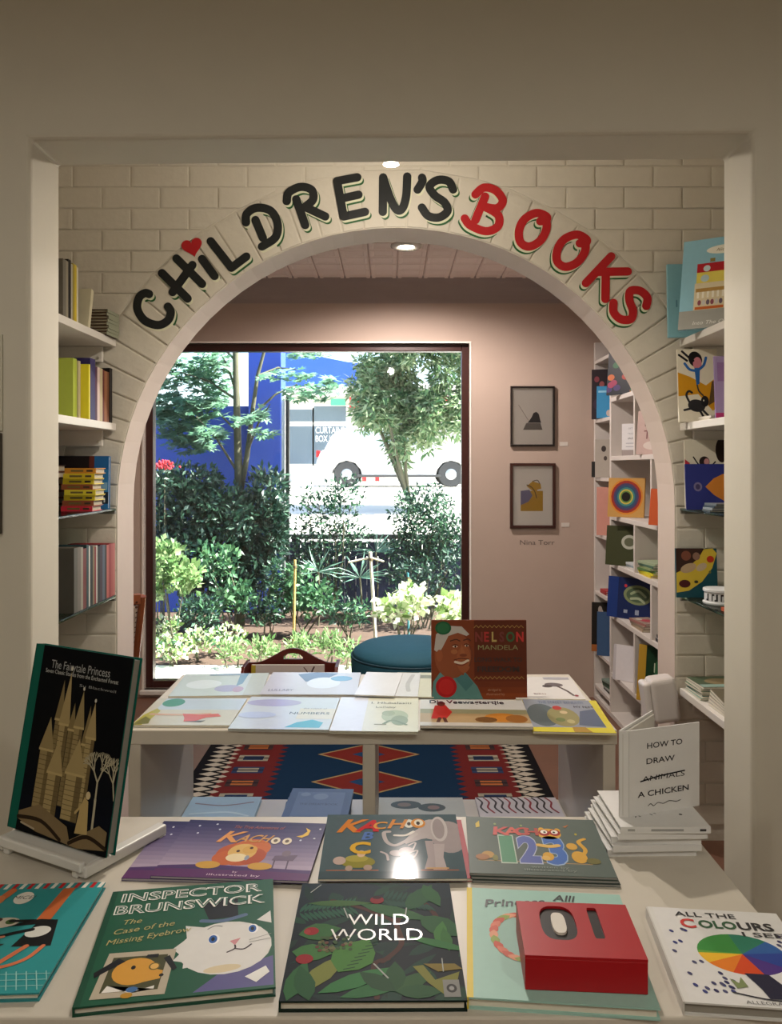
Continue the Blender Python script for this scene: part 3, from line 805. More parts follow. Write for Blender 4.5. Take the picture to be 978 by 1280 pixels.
LION += [('t', 'The True Adventures of', .53, .88, .055, 'a8523c', {'fit': .36, 'shear': .2}), ('t', 'K', .36, .69, .20, 'd98f3c', {'shear': .35, 'bold': .02}), ('t', 'ACH', .525, .67, .13, 'c9903f', {'fit': .22, 'shear': .35, 'bold': .02}), ('e', .69, .64, .032, .06, 'e6d9c0'), ('e', .77, .635, .032, .06, 'e6d9c0'), ('e', .69, .64, .014, .028, '6a5a4a'), ('e', .77, .635, .014, .028, '6a5a4a'),
         ('t', 'by', .52, .095, .03, 'd3b9c8'), ('t', 'illustrated by', .52, .045, .03, 'd3b9c8', {'fit': .34})]
w, h, M = flatpx((204, 1026), (378, 1030), (352, 1103), (154, 1097), .775, .005)
book('lower copy of the purple lion picture book, sticking out on the left', w, h, .005, '38305c', M, art=LION, hard=False, group='purple lion picture books', pages='a09aa0')
w, h, M = flatpx((238, 1024), (407, 1030), (386, 1102), (189, 1094), .7803, .005)
book('upper copy of the purple lion picture book with a crescent moon', w, h, .005, '38305c', M, art=LION, hard=False, group='purple lion picture books', pages='a09aa0')

GY = '52666e'
EL = [('r', 0, 0, 1, 1, GY), ('r', 0, 0, 1, .10, '4a5c64'), ('S', [(.05, .115), (.40, .115)], .012, 'b06a4a'), ('S', [(.70, .115), (.95, .115)], .012, 'b06a4a'),
      ('e', .92, .62, .13, .26, 'a39a9c'), ('e', .80, .74, .10, .17, 'b3abac'), ('e', .855, .75, .062, .21, 'c2bcbc'), ('e', .85, .75, .045, .17, '9c9496'),
      ('p', [(.80, .50), (.88, .50), (.86, .30), (.875, .12), (.78, .12), (.80, .30)], 'b5abad'), ('p', [(.74, .55), (.80, .55), (.80, .30), (.795, .13), (.72, .13), (.75, .30)], 'a89ea0'), ('p', [(.72, .78), (.80, .60), (.72, .58), (.60, .50), (.58, .54), (.66, .70)], 'b3abac'),
      ('s', [(.68, .66), (.60, .55), (.52, .48), (.46, .54), (.44, .68), (.48, .70)], .035, 'b9b2b2'), ('s', [(.66, .70), (.60, .64), (.52, .64)], .028, 'dcd8d0'), ('S', [(.74, .14), (.88, .14)], .02, 'c8a070'),
      ('s', [(.42, .38), (.46, .34), (.47, .26)], .02, 'bcb4b6'), ('e', .53, .36, .05, .045, 'b5adb0', -10), ('e', .60, .40, .055, .05, 'a89fa4', 15), ('s', [(.60, .34), (.68, .40), (.64, .28), (.56, .30)], .014, 'c4bcbe'), ('s', [(.62, .48), (.67, .52), (.65, .42)], .014, 'c4bcbe'),
      ('e', .26, .23, .12, .085, '8f8a42'), ('e', .25, .28, .08, .05, 'a8a050'), ('e', .13, .25, .045, .06, 'bda8a0'), ('e', .20, .14, .025, .04, 'b09a8c'), ('e', .33, .15, .03, .04, 'b09a8c'), ('e', .28, .35, .03, .05, 'd8b89a'),
      ('e', .63, .835, .04, .075, 'dcdcd2'), ('e', .70, .84, .055, .08, 'd08a3a'), ('e', .705, .85, .035, .055, 'e4dcc8'), ('e', .63, .83, .014, .03, '3a3430'), ('e', .70, .84, .014, .03, '3a3430'),
      ('t', 'K', .18, .80, .21, 'd0813c', {'shear': .4, 'bold': .03}), ('t', 'A', .315, .80, .18, 'c0333a', {'shear': .3, 'bold': .04}), ('t', 'C', .40, .805, .12, 'd99a50', {'shear': .2, 'bold': .02}), ('t', 'H', .525, .83, .15, 'd08a44', {'shear': .3, 'bold': .02}), ('t', 'B', .315, .63, .12, '5a7ab8', {'shear': .2, 'bold': .03}), ('t', 'C', .27, .44, .17, 'd9ac3e', {'bold': .04})]
w, h, M = flatpx((408, 1028), (571, 1026), (583, 1102), (400, 1100), .778, .008)
M2 = M.copy(); M2.translation = M.translation + Vector((.012, .012, 0)); M2.translation.z = .77
book('red edged copy lying under the grey elephant picture book', w, h, .006, 'a3232c', M2, spine='8f1f28', hard=False)
MT = Matrix.Translation((M.translation.x, M.translation.y, .7768)) @ Matrix.Rotation(math.atan2(M[1][0], M[0][0]), 4, 'Z') @ Matrix.Translation((0, -h / 2, 0)) @ Matrix.Rotation(R(2.6), 4, 'X') @ Matrix.Translation((0, h / 2, 0))
book('grey elephant picture book with a bright lamp reflection on its glossy cover', w, h, .005, GY, MT, art=EL, hard=False, rough=.06)

N1 = '5a6660'
NU = [('r', 0, 0, 1, 1, N1), ('S', [(.07, .21), (.86, .19)], .012, 'a58a62'),
      ('t', '1', .285, .42, .42, 'a9b8a8', {'bold': .07, 'fit': .115}), ('t', '1', .285, .42, .41, '2f7d55', {'bold': .05, 'fit': .10}), ('t', '2', .44, .42, .42, 'a4acc4', {'bold': .07, 'fit': .165}), ('t', '2', .44, .42, .41, '44569e', {'bold': .05, 'fit': .15}), ('t', '3', .63, .42, .44, '8fa8c8', {'bold': .07, 'fit': .165}), ('t', '3', .63, .42, .43, '2860b0', {'bold': .05, 'fit': .15}),
      ('e', .62, .70, .09, .10, 'd4a33c'), ('e', .57, .78, .022, .04, 'd4a33c'), ('e', .69, .77, .022, .04, 'd4a33c'), ('e', .585, .72, .042, .06, '9c2a26'), ('e', .665, .725, .042, .06, '9c2a26'), ('e', .585, .735, .026, .036, 'e8e4da'), ('e', .665, .735, .026, .036, 'e8e4da'), ('e', .59, .73, .01, .016, '201a18'), ('e', .66, .73, .01, .016, '201a18'),
      ('e', .57, .30, .040, .07, 'd0a040'), ('e', .79, .30, .055, .10, 'd0a040'), ('e', .76, .48, .04, .06, 'cfa044'), ('s', [(.52, .49), (.60, .47), (.66, .49)], .05, 'd8b060'), ('s', [(.80, .30), (.85, .42), (.82, .56), (.87, .62)], .035, 'd0a040'), ('e', .55, .27, .03, .04, 'd8b060'),
      ('e', .14, .30, .045, .06, 'b08a4a'), ('e', .10, .26, .05, .05, '9a6a40'), ('e', .19, .25, .02, .05, '7a7a44'), ('e', .88, .24, .05, .05, '6e6a3c'), ('p', [(.07, .86), (.10, .92), (.10, .80), (.07, .78)], 'c9b048'), ('e', .22, .86, .01, .02, '8a9a6a'), ('e', .42, .84, .01, .02, '8a9a6a'), ('e', .82, .70, .01, .02, 'b0a040'), ('p', [(.74, .84), (.79, .88), (.76, .82)], 'a86a3a'),
      ('t', 'K', .26, .73, .15, 'b8352c', {'bold': .03, 'shear': .1}), ('t', 'A', .345, .73, .14, 'c24a34', {'bold': .03}), ('t', 'C', .42, .735, .13, 'b8352c', {'bold': .03}), ('t', 'H', .49, .73, .13, 'a83a2c', {'bold': .03}),
      ('t', 'written by', .56, .12, .035, '7d8880', {'fit': .26}), ('t', 'illustrated by', .56, .075, .035, '7d8880', {'fit': .36})]
w, h, M = flatpx((586, 1022), (742, 1024), (771, 1096), (584, 1092), .785, .005)
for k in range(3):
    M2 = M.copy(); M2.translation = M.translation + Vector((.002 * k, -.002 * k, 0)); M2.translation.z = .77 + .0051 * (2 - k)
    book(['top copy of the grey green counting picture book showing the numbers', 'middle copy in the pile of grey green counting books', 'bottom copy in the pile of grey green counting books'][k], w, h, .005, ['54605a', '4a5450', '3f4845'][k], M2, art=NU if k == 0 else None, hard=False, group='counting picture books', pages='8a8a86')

# white stack with the standing book
sw = .166
OFF = [(0, 0, 0), (-.006, .003, 1.5), (-.012, .012, -1), (-.016, .006, 2), (-.022, .014, 1)]
WB = 'd9d8d6'
for k in range(5):
    ox, oy, an = OFF[4 - k]
    z0_ = .77 + .0121 * k
    M = Matrix.Translation((.505 + ox, 1.553 + oy, z0_)) @ Matrix.Rotation(R(90 + an), 4, 'Z')
    top = k == 4
    art = None
    if top: art = [('e', .32, .22, .02, .02, '2a2a2a'), ('s', [(.30, .55), (.36, .58), (.34, .50)], .012, '2a2a2a'), ('s', [(.26, .70), (.30, .73), (.24, .76)], .012, '2a2a2a'), ('s', [(.40, .66), (.44, .70)], .01, '2a2a2a')]
    book(['bottom', 'second lowest', 'middle', 'second highest', 'topmost'][k] + ' white book in the stack under the standing drawing book', sw, sw, .012, WB, M, art=art, group='stack of white drawing books', pages='b9b5ac', name='hardback_book',
         spine_marks=[(.05, .12, '3a3a3a'), (.30, .66, '9a9a98'), (.84, .92, 'a0a09c')] if top else None)
zb_ = .77 + .0121 * 5
st = thing('open_book', 'white drawing book standing open like a tent on the white stack', 'book', (.437, 1.508, zb_))
ds = Vector((.157, .055, 0)).normalized(); db = Vector((.105, .128, 0)).normalized()
n1 = Vector((ds.y, -ds.x, 0)); n2 = Vector((-db.y, db.x, 0))
# each cover leaf: local x along the leaf
Mf = axes(Vector((.0, 0, 0)) + ds * .012, ds, (0, 0, 1), n1)
def leaf(name, Mx, wd, th, m, z0=0, hh=.163): return MB().box(0, wd, z0, hh, 0, th, None, Mx).build(name, m, st)
WM = mat(WB, .4, .03)
fcov = leaf('front_cover', Mf, .163, .0025, WM)
Mb = axes(Vector((-.004, .004, 0)), db, (0, 0, 1), n2)
leaf('back_cover', Mb, .163, .0025, WM)
leaf('spine', axes(Vector((-.006, .002, 0)), (ds * .012 - Vector((-.006, .002, 0))).normalized(), (0, 0, 1), (ds * .012 - Vector((-.006, .002, 0))).normalized().cross(Vector((0, 0, 1)))), (ds * .012 - Vector((-.006, .002, 0))).length, .002, WM)
pm = mat('c4c0b8', .7, .1, 0, 120)
leaf('page_block', axes(ds * .012 - n1 * .006, ds, (0, 0, 1), n1), .156, .0055, pm, .004, .158)
leaf('page_block', axes(Vector((-.004, .004, 0)) - n2 * .006, db, (0, 0, 1), n2), .156, .0055, pm, .004, .158)
ttl = thing('tmp', 'x', 'x')
art_mesh([('t', 'HOW TO', .50, .80, .065, '202024', {'fit': .50, 'bold': .01}), ('t', 'DRAW', .44, .62, .065, '202024', {'fit': .40, 'bold': .01}), ('t', 'ANIMALS', .48, .42, .06, '202024', {'fit': .60, 'bold': .0, 'shear': .1}), ('S', [(.16, .395), (.42, .43), (.78, .45)], .016, '202024'), ('t', 'A CHICKEN', .48, .245, .065, '202024', {'fit': .72, 'bold': .01}), ('s', [(.26, .10), (.30, .12), (.34, .09), (.40, .12), (.48, .10), (.56, .12), (.66, .10), (.72, .11)], .008, '3a3a3e')], .163, .163, .0027, ttl, .4)
for c_ in list(ttl.children):
    c_.parent = fcov; c_.matrix_local = Mf @ Matrix.Translation((.0815, .0815, 0))
bpy.data.objects.remove(ttl, do_unlink=True)

# upright fairytale book on its stand
bl, br = Vector((-.738, 1.54, 0)), Vector((-.503, 1.414, 0))
ex = (br - bl).normalized(); nn = Vector((ex.y, -ex.x, 0)); zb_ = .797
az = math.degrees(math.atan2(nn.y, nn.x))
h = .345; w = (br - bl).length
bs = (bl + br) / 2; bs.z = zb_
M = face_out(bs - nn * .02, az, 11, h)
DK = '06080c'
STN = ['8f7d55', 'a08c60', '7d6c48', '6b5b3c']
a = [('r', .09, 0, 1, 1, DK), ('g', .09, .1, 1, .55, '080d18', DK, 5)]
def tower(u, v0, v1, wd, vt, c):
    o = [('r', u - wd / 2, v0, u + wd / 2, v1, c), ('p', [(u - wd * .62, v1), (u + wd * .62, v1), (u, vt)], c), ('r', u + wd * .12, v0, u + wd / 2, v1, STN[3])]
    for q in range(int((v1 - v0) / .025)): o.append(('S', [(u - wd / 2, v0 + q * .025), (u + wd / 2, v0 + q * .025)], .003, '5d4f33'))
    o.append(('r', u - wd * .62, v1 - .012, u + wd * .62, v1, 'b39d6c'))
    return o
for u, v0, v1, wd, vt, c in ((.36, .16, .62, .07, .83, STN[2]), (.42, .18, .60, .09, .88, STN[1]), (.50, .18, .58, .06, .72, STN[2]), (.57, .18, .60, .085, .79, STN[0]), (.66, .2, .52, .07, .72, STN[2]), (.70, .2, .56, .085, .74, STN[1]),
                           (.28, .14, .45, .12, .62, STN[0]), (.40, .12, .34, .13, .52, STN[1]), (.60, .12, .36, .16, .54, STN[1])): a += tower(u, v0, v1, wd, vt, c)
a += [('e', .42, .895, .012, .012, 'c8c4b4'), ('e', .57, .80, .01, .01, 'c8c4b4'), ('e', .70, .75, .01, .01, 'c8c4b4')]
def twig(u, v, an, ln, d):
    u2, v2 = u + ln * math.cos(R(an)) * 1.27, v + ln * math.sin(R(an))
    a.append(('S', [(u, v), (u2, v2)], .003 + .0022 * d, 'a89f86'))
    if d > 0:
        for q in (-1, 0, 1):
            if d == 4 and q == 0: continue
            twig(u2, v2, an + q * 26 + r_.uniform(-8, 8), ln * .72, d - 1)
r_ = random.Random(5)
a.append(('S', [(.84, .06), (.83, .26)], .016, 'b0a78e')); twig(.83, .26, 92, .085, 4); twig(1.0, .28, 105, .08, 3)
a += [('p', [(.10, .10), (.30, .16), (.60, .09), (.64, .03), (.90, .14), (.98, .12), (.98, .03), (.72, .0), (.30, .02), (.10, .06)], '7d6a4c'), ('s', [(.10, .07), (.34, .08), (.55, .015)], .02, '2b2016'), ('s', [(.98, .04), (.80, .07), (.64, .015)], .02, '2b2016'),
      ('p', [(.68, .07), (.80, .08), (.77, .24), (.73, .26), (.70, .2)], 'b39a66'), ('e', .76, .27, .022, .02, 'c9b48a'), ('s', [(.72, .22), (.66, .17)], .014, 'b39a66'), ('S', [(.14, .045), (.28, .03)], .01, 'a89a80'),
      ('t', 'The Fairytale Princess', .50, .905, .045, '9a9a98', {'fit': .60}), ('t', 'Seven Classic Stories from the Enchanted Forest', .52, .865, .022, 'b4b4b0', {'fit': .74}), ('t', 'Su Blackwell', .70, .815, .014, '8a8a88', {'fit': .36})]
fb = book('tall dark book with a paper castle on the cover propped on a white stand', w, h, .022, '0f5a4c', M, art=a, spine='0d4a3f', pages='8f8c84', rough=.6)
st = thing('book_stand', 'white plastic book stand holding the dark castle book', 'stand', (bs.x, bs.y, .77))
SK = axes(Vector((0, 0, 0)), ex, -nn, (0, 0, 1))    # x along the book, y away from the viewer
PLS = mat('d6d4cf', .3, .02)
def sb(n, *q, rot=None):
    m4 = SK if rot is None else SK @ rot
    MB().box(*q, None, m4).build(n, PLS, st, .003)
sb('ledge', -.105, .115, -.036, .045, .016, .0262)
sb('front_lip', -.105, .115, -.042, -.030, .016, .034)
sb('side_arm', .10, .122, -.036, .16, .006, .0255)
sb('side_arm', -.122, -.10, -.036, .16, .006, .0255)
sb('back_plate', -.09, .09, .0, .005, .0, .22, rot=Matrix.Translation((0, .046, .026)) @ Matrix.Rotation(R(-11), 4, 'X'))
sb('foot', .085, .10, -.035, -.02, .0005, .016); sb('foot', -.10, -.085, -.035, -.02, .0005, .016); sb('foot', .10, .122, .14, .16, .0005, .006); sb('foot', -.122, -.10, .14, .16, .0005, .006)

# ---- second table, top
def t2(label, corners, zt, t, col, art=None, **k):
    w, h, M = flatpx(*corners, zt, t)
    return book(label, w, h, t, col, M, art=art, rough=.17, **k)
t2('picture book with orange and yellow leaves at the left front of the arch table', ((196, 874), (311, 872), (285, 908), (167, 905)), .777, .0065, 'c9c6bb',
   [('r', 0, 0, 1, 1, 'c4bfae'), ('r', .1, .55, 1, 1, 'b8c4d0'), ('e', .22, .82, .12, .16, '4e8a6e'), ('p', [(0, .0), (.02, .35), (.1, .6), (.16, .5), (.14, .2), (.1, .0)], 'a8a23c'), ('p', [(0, .0), (.06, .3), (.14, .2), (.16, .05)], '6a6a28'), ('s', [(.1, .38), (.4, .36), (.7, .40)], .06, 'c9a184'),
    ('p', [(.42, .40), (.62, .36), (.8, .40), (.85, .30), (.7, .26), (.62, .14), (.5, .12), (.48, .24)], 'c8502c'), ('p', [(.5, .12), (.72, .16), (.68, .10)], '5a4030')], hard=False, group='books on the arch table')
t2('pale blue picture book second from the left at the front of the arch table', ((314, 871), (424, 872), (412, 913), (286, 910)), .778, .0075, 'c8ccc8',
   [('r', 0, 0, 1, 1, 'c3ccd2'), ('e', .3, .8, .3, .12, 'a8a6c0'), ('p', [(.55, .05), (.9, .05), (.92, .2), (.8, .28), (.65, .2)], '4fa0b4'), ('r', .62, .3, 1, .62, 'd0cdbd'), ('t', 'NUMBERS', .74, .47, .07, '4a4e58', {'fit': .42}), ('t', 'the colour of', .78, .62, .04, '7a7e88', {'fit': .25}), ('e', .2, .4, .2, .1, 'b4c0d8')], group='books on the arch table')
t2('pale picture book with a grey green drawing in the middle front of the arch table', ((426, 872), (525, 872), (521, 915), (413, 913)), .778, .0075, 'd6d5c4',
   [('r', 0, 0, 1, 1, 'd3d3c0'), ('r', 0, 0, .36, 1, 'd4d8e2'), ('e', .72, .42, .16, .18, 'a9b59c'), ('e', .78, .30, .10, .14, '8f9c84'), ('e', .64, .5, .08, .08, '9aa78e'), ('s', [(.6, .2), (.7, .3), (.86, .18)], .03, '7c8a72'), ('t', 'I. Hlubalasiti', .66, .82, .06, '5a5a58', {'fit': .5}), ('t', 'Lullaby', .6, .69, .05, '6a6a68', {'fit': .25}), ('S', [(.5, .18), (.62, .18)], .02, '8a8a70')], group='books on the arch table')
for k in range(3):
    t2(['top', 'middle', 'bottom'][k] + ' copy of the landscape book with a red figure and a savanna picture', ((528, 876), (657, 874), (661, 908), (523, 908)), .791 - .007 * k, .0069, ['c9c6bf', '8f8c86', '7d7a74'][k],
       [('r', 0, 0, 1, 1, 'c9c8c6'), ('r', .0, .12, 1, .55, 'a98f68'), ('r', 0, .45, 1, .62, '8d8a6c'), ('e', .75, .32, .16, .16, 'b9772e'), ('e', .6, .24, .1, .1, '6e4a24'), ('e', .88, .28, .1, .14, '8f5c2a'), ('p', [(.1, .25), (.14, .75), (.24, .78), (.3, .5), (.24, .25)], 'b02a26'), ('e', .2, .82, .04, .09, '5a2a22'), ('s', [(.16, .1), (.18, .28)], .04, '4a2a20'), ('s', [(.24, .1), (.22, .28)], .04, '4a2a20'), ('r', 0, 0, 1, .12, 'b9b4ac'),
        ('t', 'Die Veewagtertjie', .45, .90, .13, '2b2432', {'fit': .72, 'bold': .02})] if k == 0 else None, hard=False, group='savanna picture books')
t2('picture book with a yellow border at the right front corner of the arch table', ((661, 876), (746, 874), (768, 916), (659, 914)), .777, .0065, 'd1c43a',
   [('r', 0, 0, 1, 1, 'd3c53c'), ('p', [(0, .12), (.92, .14), (.9, 1), (0, 1)], '8b93a0'), ('e', .2, .5, .2, .35, '56646a'), ('e', .45, .45, .2, .3, '8f8a5e'), ('e', .42, .72, .06, .07, 'b03a38'), ('e', .48, .58, .05, .05, 'c9b48c'), ('e', .4, .35, .06, .06, '6a7a4a'), ('e', .52, .3, .05, .06, 'b0a878'), ('p', [(.6, .2), (.92, .16), (.9, .7), (.7, .62)], '56657e'), ('p', [(.5, .0), (.72, .0), (.66, .14), (.5, .14)], 'a8873a'),
    ('t', 'THE STREET BENEATH', .5, .90, .08, '566a8a', {'fit': .6}), ('t', 'MY FEET', .78, .76, .06, '2e3444', {'fit': .26})], hard=False, group='books on the arch table')
t2('pale watery blue picture book at the back left corner of the arch table', ((233, 843), (339, 841), (324, 868), (209, 871)), .777, .0065, 'c3cfd2',
   [('r', 0, 0, 1, 1, 'c3cfd0'), ('e', .3, .5, .2, .2, 'd8e2e8'), ('e', .6, .3, .15, .15, 'a9a8c8'), ('p', [(.66, 1), (.76, 1), (.74, .5), (.68, .4)], '7d9db4'), ('e', .72, .25, .06, .12, 'b49cb4'), ('r', .8, 0, 1, 1, 'bcc4bc'), ('r', .3, .9, .7, 1, '8fa0b4')], hard=False, group='books on the arch table')
t2('grey and white picture book with a blue cloud at the back of the arch table', ((341, 841), (454, 840), (443, 868), (324, 868)), .7785, .008, 'c9c9cc',
   [('r', 0, 0, 1, 1, 'c2c2c6'), ('p', [(.3, .9), (.5, 1), (.75, .95), (.6, .6), (.42, .55)], '5c6474'), ('e', .62, .5, .18, .25, 'd4dae2'), ('e', .8, .7, .12, .12, '6d9ab4'), ('t', 'LULLABY', .2, .18, .09, '7a7a80', {'fit': .26})], group='books on the arch table')
# fanned thin white books
FAN = [((457, 840), (505, 841), (492, 870), (445, 868)), ((484, 841), (530, 841), (518, 870), (469, 870)), ((500, 841), (548, 841), (540, 871), (485, 870)), ((526, 841), (576, 841), (572, 871), (519, 871))]
for k, c_ in enumerate(FAN):
    t2(['bright white thin book, first of the fanned row behind the arch table books', 'white thin book, second of the fanned row on the arch table', 'cream thin book with a grey patch, third of the fanned row', 'cream thin book half hidden behind the standing portrait book'][k], c_, .7742 + .0042 * (3 - k), .004, ['dedee2', 'd5d6da', 'cfceba', 'c9c9b4'][k],
       [[('r', 0, 0, 1, 1, 'dfe0e6')], [('r', 0, 0, 1, 1, 'd6d8dc'), ('s', [(.8, .9), (.7, .5), (.75, .2)], .05, 'bcbcc0')], [('r', 0, 0, 1, 1, 'cfceba'), ('r', .55, .75, .9, .9, '8d8d80')], [('r', 0, 0, 1, 1, 'c9c9b6')]][k], hard=False, group='fanned thin books')
t2('white picture book with a small dark bird beside the standing portrait book', ((640, 846), (714, 846), (731, 873), (640, 874)), .776, .0055, 'dedcd8',
   [('r', 0, 0, 1, 1, 'dcdad8'), ('e', .66, .62, .14, .09, '6a6468', -10), ('e', .55, .55, .08, .06, '4c484c', 20), ('s', [(.7, .55), (.8, .35), (.86, .15)], .035, '5a5658'), ('r', .55, .86, .95, .97, 'a8a8b0'), ('e', .90, .14, .03, .04, '8a3a4a'), ('t', 'BIRD', .38, .2, .06, 'a08a8a', {'fit': .18})], hard=False, group='books on the arch table')
# standing portrait book
wN, hN = .298, .243
M = face_out((PX(599, 2.5), 2.5, .7702), -90, 4, hN)
BR_ = '7a3a1e'
a = [('r', 0, 0, 1, 1, BR_), ('g', .45, 0, 1, .3, '8a4220', '6a2f1a', 4), ('r', .45, .3, 1, 1, '5e2a18'),
     ('p', [(0, .0), (.02, .22), (.14, .42), (.34, .36), (.48, .16), (.54, 0)], '5f8f8c'), ('p', [(.22, .30), (.34, .36), (.44, .2), (.36, .1)], '4a7a7c'),
     ('e', .225, .56, .19, .30, '8d4d30', -6), ('p', [(.10, .36), (.34, .30), (.36, .5), (.08, .6)], '8d4d30'), ('e', .34, .50, .075, .17, '9a5836'),
     ('p', [(.03, .62), (.05, .82), (.16, .93), (.32, .92), (.40, .82), (.37, .80), (.28, .84), (.18, .80), (.12, .66), (.08, .58)], 'b9b3ae'), ('e', .085, .55, .035, .075, '9a5636'),
     ('e', .24, .60, .035, .03, 'a5663f'), ('e', .25, .665, .026, .012, 'd8c8b8'), ('e', .37, .675, .02, .011, 'd8c8b8'), ('e', .252, .665, .011, .012, '1c100c'), ('e', .372, .675, .010, .011, '1c100c'), ('s', [(.22, .68), (.25, .69), (.28, .68)], .008, '3a1c14'), ('s', [(.345, .69), (.37, .70), (.395, .685)], .008, '3a1c14'), ('s', [(.20, .735), (.26, .755), (.30, .735)], .014, '4a2a20'), ('s', [(.34, .745), (.385, .76), (.41, .74)], .014, '4a2a20'), ('p', [(.315, .70), (.36, .56), (.30, .56)], 'a2603c'), ('e', .335, .555, .04, .02, '7a3f28'),
     ('s', [(.25, .47), (.32, .455), (.385, .49)], .03, 'd8c8b4'), ('s', [(.24, .495), (.31, .515), (.39, .505)], .012, '5a2a1e'), ('s', [(.26, .445), (.32, .425), (.38, .465)], .014, '7a3a2a'), ('s', [(.40, .68), (.43, .56), (.40, .42)], .02, '6e3822'),
     ('e', .125, .90, .085, .085, '1f5a3a'), ('e', .125, .90, .065, .065, '2c6b45'), ('e', .155, .155, .11, .135, 'b81e22'), ('e', .155, .155, .08, .10, 'c92a2a')]
for i in range(11):
    for v, c in ((.92, 'a8884a'), (.27, 'a8884a')):
        u = .45 + i * .047
        a.append(('S', [(u, v - .015), (u + .0235, v + .015), (u + .047, v - .015)], .008, c))
for s, u, c in (('N', .50, '7a2a20'), ('E', .58, 'a8201e'), ('L', .66, 'b5a05a'), ('S', .74, '6a2420'), ('O', .83, '2f5a32'), ('N', .93, 'c22a26')): a.append(('t', s, u, .79, .12, c, {'bold': .03, 'xs': .8}))
a += [('t', 'MANDELA', .70, .655, .06, '8a8a5a', {'fit': .42}), ('t', 'LONG WALK TO', .70, .50, .055, '2e1710', {'fit': .50, 'bold': .02}), ('t', 'FREEDOM', .70, .38, .065, '2e1710', {'fit': .44, 'bold': .03}), ('t', 'abridged by', .66, .12, .03, 'b98a6a', {'fit': .14}), ('t', 'illustrated by', .67, .065, .03, 'b98a6a', {'fit': .19})]
book('brown picture book with a smiling grey haired man standing upright on the arch table', wN, hN, .012, BR_, M, art=a, pages='cfc4b0', spine='6a2f1a')
es = thing('book_easel', 'small clear easel behind the standing brown portrait book', 'stand', (PX(599, 2.5), 2.512, .77))
MB().box(-.04, .04, .018, .021, 0.0005, .15, None, Matrix.Rotation(R(-4), 4, 'X')).build('back_plate', PLS, es, .001)
MB().box(-.01, .01, .018, .10, 0.0005, .004).build('foot', PLS, es, .001)

# ---- second table, lower shelf
ZS = .3352
def sh(label, x0, x1, y0, y1, z, t, col, art=None, an=0, **k):
    return book(label, x1 - x0, y1 - y0, t, col, flat((x0 + x1) / 2, (y0 + y1) / 2, z, R(an)), art=art, **k)
sh('pale blue picture book on the left lower shelf of the arch table', PX(242, 2.78), PX(328, 2.78), 2.50, 2.775, ZS, .014, 'a9c4d8', [('r', 0, 0, 1, 1, 'a4c0d4'), ('s', [(.1, .8), (.5, .74), (.9, .84)], .03, '8a7a84'), ('s', [(.1, .5), (.6, .55), (.9, .45)], .04, 'c4dae6')])
for k in range(4):
    sh(['bottom', 'second', 'third', 'topmost'][k] + ' slate blue book in the pile on the lower left shelf', PX(358, 2.7) + .004 * k, PX(440, 2.7) + .0, 2.48 + .002 * k, 2.74, ZS + .0142 * k, .014, '4a5a78', [('r', 0, 0, 1, 1, '5d6f92'), ('r', .12, .12, .88, .88, '6f81a4'), ('t', 'THE DREAM BOOK', .5, .5, .06, '3f4c68', {'fit': .6}), ('e', .5, .74, .12, .1, '8496b4'), ('e', .25, .8, .08, .06, '8496b4')] if k == 3 else None, an=-1.5 * (k - 1.5), group='slate blue books')
sh('grey green picture book with dark oval leaves on the right lower shelf', PX(474, 2.78), PX(578, 2.78), 2.50, 2.775, ZS, .012, 'b4b8b0', [('r', 0, 0, 1, 1, 'b5bab4'), ('e', .32, .78, .18, .12, '39443c'), ('e', .62, .70, .16, .12, '39443c'), ('e', .3, .78, .08, .06, '7d6a5a'), ('e', .64, .70, .07, .06, '8a6a60')])
sh('white picture book with black and red brush marks on the right lower shelf', PX(594, 2.78), PX(694, 2.78), 2.50, 2.775, ZS, .012, 'c6c3c8',
   [('r', 0, 0, 1, 1, 'c9c6ca')] + [('s', [(u, .98), (u + .05, .85), (u + .02, .7), (u + .08, .55)], .025, ['2a2428', '8a2430', '2a2428'][i % 3]) for i, u in enumerate([.02 + .085 * q for q in range(11)])])
# ================================================================ ALCOVE SHELVES
GLS = glass_mat('shelf_glass', (0.50, 0.57, 0.54), 0.45)
NTH = ['first', 'second', 'third', 'fourth', 'fifth', 'sixth', 'seventh', 'eighth', 'ninth', 'tenth', 'eleventh', 'twelfth', 'thirteenth', 'fourteenth', 'fifteenth', 'sixteenth', 'seventeenth', 'eighteenth']
ORD = ['first', 'second', 'third', 'fourth', 'fifth']
SZ = [2.0, 1.667, 1.33, 0.985, 0.615]
LXF, RXF = -1.095, 1.15
def wall_shelf(side, k):
    glass = k in (2, 3)
    z = SZ[k]; th = .01 if glass else .028
    x0, x1 = (-1.418, LXF) if side < 0 else (RXF, 1.418)
    t = thing('wall_shelf', ('dark glass' if glass else 'white painted') + ' ' + ('left' if side < 0 else 'right') + ' alcove shelf, ' + ORD[k] + ' from the top', 'shelf', ((x0 + x1) / 2, 2.68, z - th), 'alcove shelves')
    hw = (x1 - x0) / 2
    MB().box(-hw, hw, -.5, .505, 0, th).build('board', GLS if glass else WHITE2, t, .002)
    if glass:
        MB().box(-hw, hw, .49, .505, -.012, 0).build('support_batten', mat('6a665c', .5), t)
    else:
        cm_ = MB().box(-hw if side < 0 else -hw + .05, hw - .05 if side < 0 else hw, .488, .506, -.062, -.0005); cm_.build('support_batten', WHITE2, t, .002)
        s = MB().lathe([(.001, 0), (.006, .001), (.006, .004), (.001, .005)], n=10, fn=lambda x, y, zz: (x, -zz, y)); o = s.build('screw', mat('c9c6bd', .3, 0, 0, 20, .6), t); o.location = ((hw - .065) * (1 if side < 0 else -1), .489, -.045)
    return t
for k in range(5): wall_shelf(1, k)
for k in range(4): wall_shelf(-1, k)

